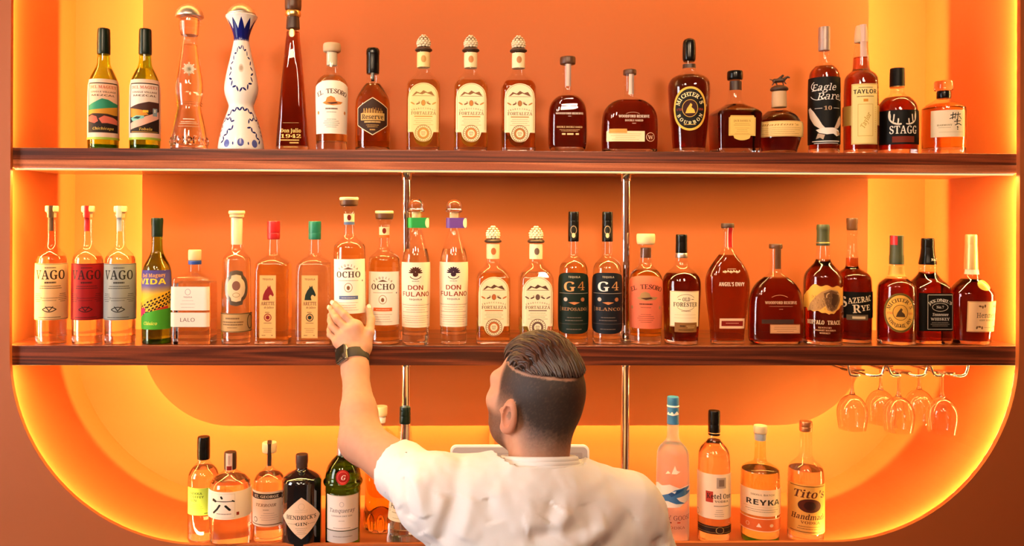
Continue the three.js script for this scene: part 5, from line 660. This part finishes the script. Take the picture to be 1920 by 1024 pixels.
function ell(c, r) { return (x, y, z) => { const a = (x - c[0]) / r[0], b = (y - c[1]) / r[1], d = (z - c[2]) / r[2], k0 = hypot(a, b, d), k1 = hypot(a / r[0], b / r[1], d / r[2]); return k1 < 1e-6 ? -min(...r) : k0 * (k0 - 1) / k1; }; }
const blend = (list) => (x, y, z) => { let d = 1e3; for (const [f, k] of list) d = smin(d, f(x, y, z), k); return d; };
const Y = (p) => [p[0], p[1] + EYE, p[2]], mixv = (a, b, t) => a.map((v, i) => lerp(v, b[i], t));
// joints
const J = { neck: Y([-0.026, -0.500, 0.405]), lsh: Y([-0.212, -0.546, 0.405]), elb: Y([-0.380, -0.492, 0.19]), wrist: Y([-0.408, -0.330, 0.055]), rsh: Y([0.146, -0.574, 0.425]), relb: Y([0.256, -0.790, 0.40]), rwr: Y([0.20, -0.95, 0.22]), chest: Y([-0.024, -0.675, 0.42]), waist: Y([-0.018, -0.87, 0.42]), hip: Y([-0.015, -1.0, 0.42]) };
// head axes: x to his left, y up, z where he looks
const HC = Y([-0.017, -0.361, 0.365]), yaw = 0.66, pitch = 0.20;
const HF = [-sin(yaw) * cos(pitch), sin(pitch), -cos(yaw) * cos(pitch)], HL = [-cos(yaw), 0, sin(yaw)], HU = [HF[1] * HL[2] - HF[2] * HL[1], HF[2] * HL[0] - HF[0] * HL[2], HF[0] * HL[1] - HF[1] * HL[0]];
const toHead = (x, y, z) => { const a = x - HC[0], b = y - HC[1], c = z - HC[2]; return [a * HL[0] + b * HL[1] + c * HL[2], a * HU[0] + b * HU[1] + c * HU[2], a * HF[0] + b * HF[1] + c * HF[2]]; };
const fromHead = (p) => [0, 1, 2].map((k) => HC[k] + p[0] * HL[k] + p[1] * HU[k] + p[2] * HF[k]);
const CR = { c: [0, 0.030, -0.012], r: [0.0765, 0.090, 0.096] };
const headParts = blend([[ell(CR.c, CR.r), 0.02], [ell([0, -0.032, 0.030], [0.062, 0.085, 0.062]), 0.03], [ell([0, -0.072, 0.036], [0.053, 0.036, 0.05]), 0.03], [ell([0, -0.097, 0.066], [0.026, 0.022, 0.024]), 0.025], [cap([0, 0.014, 0.088], [0, -0.030, 0.110], 0.008, 0.0135), 0.018], [cap([-0.04, 0.022, 0.074], [0.04, 0.022, 0.074], 0.015, 0.015), 0.02], [ell([0.047, -0.018, 0.056], [0.024, 0.02, 0.024]), 0.025], [ell([-0.047, -0.018, 0.056], [0.024, 0.02, 0.024]), 0.025], [cap([-0.018, -0.064, 0.088], [0.018, -0.064, 0.088], 0.009, 0.009), 0.016]]);
const earL = [ell([0.079, -0.020, -0.010], [0.0105, 0.033, 0.0205]), ell([0.0875, -0.020, -0.009], [0.0115, 0.021, 0.0125]), ell([0.077, -0.048, -0.002], [0.0085, 0.011, 0.0105])];
const headF = (x, y, z) => {
  const [a, b, c] = toHead(x, y, z); let d = headParts(a, b, c); const s = abs(a);
  for (const e of [[0.032, 0.004, 0.094]]) d = max(d, -smin(1e3, hypot(s - e[0], (b - e[1]) * 1.3, c - e[2]) - 0.017, 0.01)); d = smin(d, hypot(s - 0.031, b - 0.003, c - 0.070) - 0.013, 0.004);
  // the ear leans away from the skull towards the back
  const tz = -0.15 * (s - 0.07); let e = smin(earL[0](s, b, c - tz), earL[2](s, b, c), 0.008); e = max(e, -earL[1](s, b, c - tz)); e = smin(e, hypot(s - 0.078, b + 0.016, c - 0.010) - 0.006, 0.006); d = smin(d, e, 0.008);
  return d - 0.0022 * smooth(-0.02, -0.05, b) * smooth(0.0, 0.03, c);
};
const neckF = blend([[cap(fromHead([0, -0.040, -0.030]), mixv(J.neck, [0, 0, 0], 0).map((v, i) => v + [0, -0.03, 0.012][i]), 0.056, 0.060), 0.02], [cap(fromHead([0, -0.01, -0.062]), [J.neck[0], J.neck[1] - 0.03, J.neck[2] + 0.03], 0.034, 0.046), 0.02]]);
const H = Object.fromEntries(Object.entries({ im: [-0.4045, -0.2590, 0.040], ip: [-0.4335, -0.2310, 0.032], it: [-0.4630, -0.2060, 0.000], mm: [-0.4206, -0.2670, 0.046], mp: [-0.4517, -0.2410, 0.034], mt: [-0.4725, -0.2195, -0.018], rm: [-0.4365, -0.2800, 0.045], rp: [-0.4645, -0.2590, 0.028], rt: [-0.4750, -0.2385, -0.027], pm: [-0.4475, -0.2955, 0.040], pp: [-0.4690, -0.2800, 0.023], pt: [-0.4745, -0.2640, -0.020], tc: [-0.3850, -0.3060, 0.048], tm: [-0.3720, -0.2720, 0.040], ti: [-0.3705, -0.2440, 0.016], tt: [-0.3785, -0.2190, -0.010] }).map(([k, v]) => [k, Y(v)]));
const mid = (a, b, t, dz) => { const p = mixv(a, b, t); p[2] += dz; return p; };
const finger = (a, b, c, r) => { const d = mid(b, c, 0.55, 0.006); return blend([[cap(a, b, r * 1.12, r), 0.006], [cap(b, d, r, r * 0.93), 0.004], [cap(d, c, r * 0.93, r * 0.8), 0.004]]); };
const fingers = [finger(H.im, H.ip, H.it, 0.0094), finger(H.mm, H.mp, H.mt, 0.0096), finger(H.rm, H.rp, H.rt, 0.0090), finger(H.pm, H.pp, H.pt, 0.0080)];
const palmF = blend([[cap(J.wrist, H.im, 0.021, 0.0135), 0.015], [cap(J.wrist, H.mm, 0.021, 0.0135), 0.015], [cap(J.wrist, H.rm, 0.020, 0.0125), 0.015], [cap(J.wrist, H.pm, 0.019, 0.0115), 0.015], [cap(H.im, H.pm, 0.012, 0.011), 0.012], [cap(J.wrist, H.tc, 0.018, 0.0155), 0.02], [cap(H.tc, H.im, 0.012, 0.009), 0.02]]);
const thumbF = blend([[cap(H.tc, H.tm, 0.0155, 0.0115), 0.008], [cap(H.tm, H.ti, 0.0112, 0.0098), 0.004], [cap(H.ti, H.tt, 0.0098, 0.0082), 0.004]]);
const handF = (x, y, z) => { let d = smin(palmF(x, y, z), thumbF(x, y, z), 0.010); let e = 1e3; for (const f of fingers) e = min(e, f(x, y, z)); return smin(d, e, 0.007); };
const forearm = blend([[cap(J.elb, mixv(J.elb, J.wrist, 0.32), 0.041, 0.0395), 0.02], [cap(mixv(J.elb, J.wrist, 0.32), J.wrist, 0.0395, 0.0265), 0.02], [cap(mixv(J.elb, J.wrist, 0.85), J.wrist, 0.031, 0.0285), 0.02], [cap(J.lsh, J.elb, 0.056, 0.046), 0.035]]);
const rarm = blend([[cap(J.rsh, J.relb, 0.056, 0.042), 0.03], [cap(J.relb, J.rwr, 0.042, 0.028), 0.03], [cap(J.rwr, [J.rwr[0] - 0.04, J.rwr[1] - 0.02, J.rwr[2] - 0.08], 0.026, 0.02), 0.02]]);
const torso = blend([[ell(J.chest, [0.165, 0.20, 0.105]), 0.08], [ell(J.waist, [0.150, 0.22, 0.10]), 0.08], [ell(J.hip, [0.16, 0.13, 0.11]), 0.08], [cap(J.lsh, J.rsh, 0.060, 0.060), 0.06], [cap([J.neck[0], J.neck[1] - 0.038, J.neck[2] + 0.02], J.lsh, 0.047, 0.055), 0.06], [cap([J.neck[0], J.neck[1] - 0.038, J.neck[2] + 0.02], J.rsh, 0.047, 0.055), 0.06]]);
const bodyF = (x, y, z) => { let d = smin(torso(x, y, z), neckF(x, y, z), 0.035); d = smin(d, forearm(x, y, z), 0.03); d = smin(d, rarm(x, y, z), 0.03); if (y > J.neck[1] - 0.1) d = smin(d, headF(x, y, z), 0.022); if (x < -0.3 && y > J.wrist[1] - 0.08) d = smin(d, handF(x, y, z), 0.012); return d; };
const cutHead = EYE - 0.500, wd = [0, 1, 2].map((k) => J.wrist[k] - J.elb[k]), inHand = (x, y, z) => x < -0.33 && (x - J.wrist[0]) * wd[0] + (y - J.wrist[1]) * wd[1] + (z - J.wrist[2]) * wd[2] > -0.0006, inHead = (x, y) => y > cutHead && x > -0.14 && x < 0.14;
const gBody = nets(bodyF, [-0.47, EYE - 1.16, -0.02], [0.36, EYE - 0.28, 0.60], 0.009, (x, y, z) => !inHand(x, y, z) && !inHead(x, y));
const gHead = nets((x, y, z) => smin(headF(x, y, z), neckF(x, y, z), 0.03), [-0.15, cutHead - 0.012, 0.20], [0.14, EYE - 0.20, 0.52], 0.0032, (x, y) => y > cutHead - 0.006);
const gHand = nets((x, y, z) => smin(handF(x, y, z), forearm(x, y, z), 0.012), [-0.505, EYE - 0.36, -0.04], [-0.34, EYE - 0.18, 0.105], 0.0026, inHand);
// skin, stubble and cropped sides as one colour per vertex
const SK = [0.54, 0.265, 0.165], CROP = [0.020, 0.0105, 0.0075], BEARD = [0.085, 0.034, 0.018];
const partY = (a, c) => 0.073 + 0.000 * clamp(c / 0.08, -1, 1) - 0.004 * cos(c * 34);          // height of the shaved parting on the head
function skinColor(x, y, z) {
  const m = 1 + 0.05 * noise(x * 60, y * 60, z * 60) + 0.03 * noise(x * 300, y * 300, z * 300); let c = SK.map((v, i) => v * (i ? m : 1));
  if (y > cutHead - 0.02 && x > -0.16 && x < 0.16) {
    const [a, b, d] = toHead(x, y, z), s = abs(a), grain = 0.05 * noise(x * 700, y * 700, z * 700) + 0.06 * noise(x * 200, y * 200, z * 200);
    const onEar = s > 0.0775 && b < 0.018 && b > -0.062 && d > -0.036 && d < 0.016;
    const low = lerp(-0.062, -0.012, smooth(-0.07, 0.0, d)), front = smooth(0.042 + 0.012 * smooth(0, 0.05, b), 0.030, d);
    let crop = onEar ? 0 : pow(smooth(low - 0.03, low + 0.055, b), 0.5) * front; crop = clamp(crop * (1 + grain) + grain * 0.35 * crop * (1 - crop) * 4, 0, 0.985);
    const pl = abs(b - partY(a, d)); if (!onEar) crop *= 1 - 0.75 * smooth(0.0035, 0.0015, pl) * smooth(-0.01, 0.015, a);
    let beard = smooth(-0.018, -0.045, b) * smooth(0.004, 0.022, d) * smooth(-0.125, -0.105, b); if (hypot(a * 0.8, (b + 0.064) * 1.6) < 0.02 && d > 0.07) beard *= 0.2; if (onEar) beard = 0; beard = clamp(beard * 0.85 * (1 + 1.2 * grain));
    const lip = hypot(a * 0.7, (b + 0.066) * 1.7) < 0.015 && d > 0.085; if (lip) c = [0.45, 0.16, 0.12]; if (onEar) c = c.map((v, i) => v * [1.02, 0.86, 0.84][i]);
    if (hypot(s - 0.031, b - 0.003) < 0.009 && d > 0.074) c = [0.5, 0.48, 0.46];
    c = c.map((v, i) => lerp(lerp(v, CROP[i], crop), BEARD[i], beard));
  }
  return c;
}
for (const g of [gBody, gHead, gHand]) { const p = g.attributes.position, c = new Float32Array(p.count * 3); for (let i = 0; i < p.count; i++) c.set(skinColor(p.getX(i), p.getY(i), p.getZ(i)), i * 3); g.setAttribute('color', new THREE.BufferAttribute(c, 3)); }
const man = new THREE.Group(); man.name = 'person'; scene.add(man);
man.position.set(J.hip[0], 0, J.hip[2]); man.userData = { label: 'person seen from behind in a white T-shirt, reaching up for a bottle', category: 'person' };
const rel = (g) => g.translate(-man.position.x, 0, -man.position.z);
mesh('body', rel(mergeGeometries([gBody, gHead, gHand])), phys({ color: 0xffffff, vertexColors: true, roughness: 0.62 }), man);
// finger nails: thumb and index show
{ const nail = (p, q, out) => { const d = new THREE.Vector3(...p).sub(new THREE.Vector3(...q)).normalize(), o = new THREE.Vector3(...out); o.addScaledVector(d, -o.dot(d)).normalize(); const s = new THREE.Vector3().crossVectors(d, o); const g = new THREE.SphereGeometry(1, 14, 10).scale(0.0058, 0.0078, 0.0022).applyMatrix4(new THREE.Matrix4().makeBasis(s, d, o)); return g.translate(p[0] + o.x * 0.0072 - d.x * 0.001, p[1] + o.y * 0.0072 - d.y * 0.001, p[2] + o.z * 0.0072); };
  mesh('fingernails', rel(merge([nail(H.tt, H.ti, [0.35, 0.2, 1]), nail(H.it, H.ip, [-0.6, 0.4, 0.9]), nail(H.mt, H.mp, [-0.8, 0.3, 0.8])])), std(lin(0.78, 0.50, 0.40), 0.3), man); }
// ---- T-shirt
const folds = [   // x0, y0, x1, y1 (metres, y below the lens), height, width
  [-0.100, -0.600, 0.000, -0.588, 0.009, 0.016], [0.000, -0.588, 0.100, -0.545, 0.010, 0.018], [-0.130, -0.628, -0.02, -0.618, -0.009, 0.012], [-0.02, -0.618, 0.085, -0.582, -0.009, 0.013], [0.085, -0.582, 0.15, -0.535, -0.006, 0.015], [-0.06, -0.540, 0.03, -0.520, 0.005, 0.014], [-0.05, -0.560, 0.05, -0.542, -0.005, 0.012],
  [-0.275, -0.486, -0.262, -0.555, -0.007, 0.008], [-0.262, -0.478, -0.238, -0.545, 0.006, 0.012], [-0.205, -0.50, -0.232, -0.585, 0.004, 0.013], [-0.182, -0.50, -0.21, -0.59, -0.004, 0.012], [-0.150, -0.50, -0.172, -0.575, 0.004, 0.013], [-0.124, -0.500, -0.112, -0.540, -0.0045, 0.013],
  [-0.005, -0.505, -0.022, -0.53, -0.006, 0.012], [0.022, -0.512, 0.0, -0.56, 0.004, 0.014], [0.055, -0.506, 0.06, -0.55, -0.004, 0.012], [-0.29, -0.54, -0.20, -0.615, -0.005, 0.011], [-0.245, -0.575, -0.175, -0.635, 0.005, 0.014], [0.195, -0.58, 0.208, -0.68, -0.006, 0.010], [0.222, -0.6, 0.212, -0.68, 0.005, 0.010], [0.235, -0.63, 0.222, -0.7, -0.006, 0.009], [-0.02, -0.70, 0.12, -0.65, 0.006, 0.02], [-0.12, -0.72, 0.02, -0.72, -0.006, 0.02],
].map(([a, b, c, d, h, w]) => ({ a, b: b + EYE - 0.012, dx: c - a, dy: d - b, h: h * 1.3, w: w * 1.25 }));
const sleeveL = [mixv(J.lsh, J.elb, 0.50), [0, 1, 2].map((k) => (J.elb[k] - J.lsh[k]) / hypot(...J.elb.map((v, i) => v - J.lsh[i])))], sleeveR = [mixv(J.rsh, J.relb, 0.78), [0, 1, 2].map((k) => (J.relb[k] - J.rsh[k]) / hypot(...J.relb.map((v, i) => v - J.rsh[i])))];
const side = (s, x, y, z) => (x - s[0][0]) * s[1][0] + (y - s[0][1]) * s[1][1] + (z - s[0][2]) * s[1][2];
const slL = cap(J.lsh, J.elb, 0.062, 0.062), slR = cap(J.rsh, J.relb, 0.064, 0.072), hemY = EYE - 1.06, collarY = EYE - 0.458, sway = ell([J.waist[0], J.waist[1], J.waist[2] + 0.01], [0.182, 0.30, 0.118]), yoke = ell([J.chest[0], J.chest[1] + 0.05, J.chest[2] + 0.02], [0.185, 0.16, 0.105]);
const neckOnly = neckF, armOnly = cap(J.lsh, J.elb, 0.056, 0.046), armR = cap(J.rsh, J.relb, 0.057, 0.046);
const shirtF = (x, y, z) => {
  let d = smin(torso(x, y, z) - 0.012, sway(x, y, z), 0.05); d = smin(d, yoke(x, y, z), 0.05);
  const l = max(slL(x, y, z), side(sleeveL, x, y, z)), r = max(slR(x, y, z), side(sleeveR, x, y, z)); d = smin(d, l, 0.035); d = smin(d, r, 0.035);
  if (d > 0.06 || d < -0.06) return d;
  for (const q of folds) { const t = clamp(((x - q.a) * q.dx + (y - q.b) * q.dy) / (q.dx * q.dx + q.dy * q.dy)), e = hypot(x - q.a - q.dx * t, y - q.b - q.dy * t) / q.w; if (e < 2.6) d -= q.h * Math.exp(-e * e) * smooth(0.36, 0.44, z + (x < -0.2 ? 0.1 : 0)) * smooth(0, 0.12, t + 0.05) * smooth(1.05, 0.88, t); }
  d -= 0.0022 * noise(x * 14, y * 10, z * 14) + 0.0010 * noise(x * 34, y * 26, z * 34);
  d = max(d, side(sleeveL, x, y, z)); d = max(d, side(sleeveR, x, y, z)); d = max(d, hemY - y);
  d = max(d, -(neckOnly(x, y, z) - 0.007)); if (neckOnly(x, y, z) < 0.030) d = max(d, y - collarY + 0.014 - 0.25 * (z - 0.44)); 
  if (side(sleeveL, x, y, z) > -0.05) d = max(d, -(armOnly(x, y, z) - 0.0015)); if (side(sleeveR, x, y, z) > -0.05) d = max(d, -(armR(x, y, z) - 0.006));
  return d;
};
const weave = dataTex(128, 128, (x, y) => { const v = 128 + 60 * sin(x * 0.8) * sin(y * 0.8) + 40 * noise(x / 3, y / 3, 2); return [v, v, v]; }, false);
const cotton = phys({ color: lin(0.84, 0.80, 0.79), roughness: 0.9, sheen: 0.3, sheenRoughness: 0.6, sheenColor: lin(1, 0.96, 0.94) });
const shirt = mesh('t_shirt', rel(nets(shirtF, [-0.36, EYE - 1.08, 0.18], [0.36, EYE - 0.40, 0.62], 0.0058)), cotton, man);
{ // collar rib follows the neck
  const pts = []; for (let i = 0; i < 40; i++) { const a = i / 40 * 2 * PI; let lo = 0.03, hi = 0.14; const yy = (q) => collarY - 0.004 + 0.25 * (J.neck[2] + 0.02 + q * sin(a) - 0.44); for (let k = 0; k < 24; k++) { const q = (lo + hi) / 2; neckF(J.neck[0] + q * cos(a), yy(q), J.neck[2] + 0.02 + q * sin(a)) > 0.0125 ? hi = q : lo = q; } pts.push([J.neck[0] + lo * cos(a), yy(lo), J.neck[2] + 0.02 + lo * sin(a)]); }
  const ribs = []; for (const [dy, gr, rr] of [[0.001, 0, 0.0060], [-0.006, 0.0022, 0.0064], [-0.013, 0.0050, 0.0064], [-0.020, 0.0085, 0.0060]]) ribs.push(tube(pts.map(([x, y, z]) => { const dx = x - J.neck[0], dz = z - J.neck[2] - 0.02, l = hypot(dx, dz); return [x + dx / l * gr, y + dy, z + dz / l * gr]; }), rr, 120, true, 8));
  mesh('collar', rel(merge(ribs)), cotton, shirt);
}
{ // jeans and shoes carry him on the floor
  const leg = (s) => { const h = [J.hip[0] + s * 0.085, J.hip[1] - 0.04, J.hip[2]], k = [J.hip[0] + s * 0.105, 0.50, J.hip[2] + 0.005], a = [J.hip[0] + s * 0.115, 0.10, J.hip[2] + 0.03]; return blend([[cap(h, k, 0.098, 0.066), 0.04], [cap(k, a, 0.066, 0.055), 0.04]]); };
  const A = leg(-1), B = leg(1), pel = ell([J.hip[0], J.hip[1] + 0.0, J.hip[2]], [0.172, 0.14, 0.118]), f = (x, y, z) => max(smin(smin(A(x, y, z), B(x, y, z), 0.02), pel(x, y, z), 0.06), 0.06 - y, y - EYE + 0.93);
  mesh('trousers', rel(nets(f, [-0.25, 0.02, 0.24], [0.23, EYE - 0.9, 0.60], 0.012)), std(lin(0.035, 0.045, 0.08), 0.85), man);
  for (const s of [-1, 1]) { const x0 = J.hip[0] + s * 0.118, q = blend([[cap([x0, 0.045, 0.48], [x0 + s * 0.012, 0.035, 0.28], 0.042, 0.034), 0.02], [cap([x0, 0.10, 0.455], [x0, 0.05, 0.44], 0.05, 0.045), 0.02]]); mesh('shoe', rel(nets((x, y, z) => max(q(x, y, z), 0.001 - y), [x0 - 0.07, -0.01, 0.2], [x0 + 0.08, 0.16, 0.56], 0.008)), std(lin(0.5, 0.48, 0.46), 0.7), man); }
}
// ---- hair: a base cap with combed-back locks over it
{
  const top = (a, b, c) => ell(CR.c, CR.r.map((v, i) => v + [0.004, 0.015, 0.002][i]))(a, b, c);
  const hairline = (a, c) => 0.058 + 0.02 * smooth(0.06, 0.09, c);
  const capF = (x, y, z) => { const [a, b, c] = toHead(x, y, z); let d = top(a, b, c) + 0.004; d = max(d, (hairline(a, c) > partY(a, c) ? hairline(a, c) : partY(a, c)) + 0.004 - b); return max(d, c - 0.085 + 0.25 * abs(a)); };
  const gC = nets(capF, [-0.15, EYE - 0.36, 0.22], [0.14, EYE - 0.19, 0.50], 0.0035), col = (g, fn) => { const p = g.attributes.position, c = new Float32Array(p.count * 3); for (let i = 0; i < p.count; i++) c.set(fn(i), i * 3); g.setAttribute('color', new THREE.BufferAttribute(c, 3)); };
  col(gC, () => [0.030, 0.014, 0.010]);
  const pos = [], nor = [], colr = [], idx = [], N = 1500;
  for (let s = 0; s < N; s++) {
    const x0 = -0.074 + 0.148 * rnd(), f0 = 0.25 + 2.3 * pow(rnd(), 0.9), len = 0.55 + 0.6 * rnd(), lift = 0.002 + 0.010 * rnd(), w = 0.0016 + 0.0018 * rnd(), drift = 0.012 * (rnd() - 0.3), tone = 0.6 + 0.8 * rnd(), steps = 8, ring0 = pos.length / 3; let bad = false; const P = [];
    for (let k = 0; k <= steps; k++) {
      const t = k / steps, f = f0 + len * t, x = x0 - drift * t, R = CR.r.map((v, i) => v + [0.003, 0.014, f > PI / 2 ? -0.001 : 0.003][i] + lift * sin(PI * clamp(0.15 + t * 0.85)) * (f > 1.9 ? 0.35 : 0.8)), q = sqrt(max(0.02, 1 - (x / R[0]) ** 2));
      const p = [x, CR.c[1] + R[1] * q * sin(f), CR.c[2] + R[2] * q * cos(f)]; if (p[1] < partY(p[0], p[2]) + 0.004 || f > PI) { if (k < 4) bad = true; break; } P.push(p);
    }
    if (bad || P.length < 4 || P[0][2] > 0.088 - 0.2 * abs(x0)) continue;
    P.forEach((p, k) => {
      const a = P[max(0, k - 1)], b = P[min(P.length - 1, k + 1)], d = new THREE.Vector3(b[0] - a[0], b[1] - a[1], b[2] - a[2]).normalize(), o = new THREE.Vector3(p[0] - CR.c[0], p[1] - CR.c[1], p[2] - CR.c[2]).normalize(), sd = new THREE.Vector3().crossVectors(d, o).normalize(), ww = w * (k === P.length - 1 ? 0.15 : k === 0 ? 0.5 : 1 - 0.4 * k / P.length);
      for (let m = 0; m < 5; m++) { const an = m / 5 * 2 * PI, v = [0, 1, 2].map((i) => p[i] + ww * (cos(an) * sd.getComponent(i) * 1.5 + sin(an) * o.getComponent(i))), W3 = fromHead(v), nn = [0, 1, 2].map((i) => cos(an) * sd.getComponent(i) + sin(an) * o.getComponent(i)), wn = [0, 1, 2].map((i) => nn[0] * HL[i] + nn[1] * HU[i] + nn[2] * HF[i]); pos.push(...W3); nor.push(...wn); colr.push(0.048 * tone, 0.019 * tone, 0.0115 * tone); }
      if (k) for (let m = 0; m < 5; m++) { const a0 = ring0 + (k - 1) * 5 + m, a1 = ring0 + (k - 1) * 5 + (m + 1) % 5; idx.push(a0, a0 + 5, a1, a1, a0 + 5, a1 + 5); }
    });
  }
  const gL = new THREE.BufferGeometry(); gL.setAttribute('position', new THREE.Float32BufferAttribute(pos, 3)); gL.setAttribute('normal', new THREE.Float32BufferAttribute(nor, 3)); gL.setAttribute('color', new THREE.Float32BufferAttribute(colr, 3)); gL.setIndex(idx);
  mesh('hair', rel(mergeGeometries([gC, gL])), phys({ color: 0xffffff, vertexColors: true, roughness: 0.38 }), man);
}
// ---- wristwatch on the raised arm
{
  const g = new THREE.Group(), at = mixv(J.elb, J.wrist, 0.985); g.name = 'wristwatch'; g.userData = { label: 'dark square wristwatch' }; g.position.set(at[0] - man.position.x, at[1], at[2] - man.position.z); man.add(g);
  const ax = new THREE.Vector3(...wd).normalize(), out = new THREE.Vector3(-0.62, 0.05, 0.78); out.addScaledVector(ax, -out.dot(ax)).normalize(); const tan = new THREE.Vector3().crossVectors(ax, out);
  const M = new THREE.Matrix4().makeBasis(tan, ax, out), put = (q) => q.applyMatrix4(M), R = 0.0345;
  mesh('strap', put(new THREE.LatheGeometry([[R - 0.002, -0.0125], [R + 0.0018, -0.012], [R + 0.0018, 0.012], [R - 0.002, 0.0125], [R - 0.003, 0], [R - 0.002, -0.0125]].map((p) => new THREE.Vector2(...p)), 48)), std(lin(0.03, 0.02, 0.016), 0.6), g);
  mesh('case', put(rbox(0.037, 0.043, 0.011, 0.0048, 0, 0, R + 0.0035)), std(lin(0.35, 0.33, 0.31), 0.22, { metalness: 0.9 }), g);
  mesh('screen_glass', put(rbox(0.033, 0.039, 0.0024, 0.0011, 0, 0, R + 0.0092)), phys({ color: lin(0.01, 0.008, 0.008), roughness: 0.08, clearcoat: 1 }), g);
  mesh('crown', put(new THREE.CylinderGeometry(0.0032, 0.0032, 0.002, 16).rotateZ(PI / 2).translate(0.0192, 0.008, R + 0.0035)), steel, g);
}
renderer.render(scene, camera);
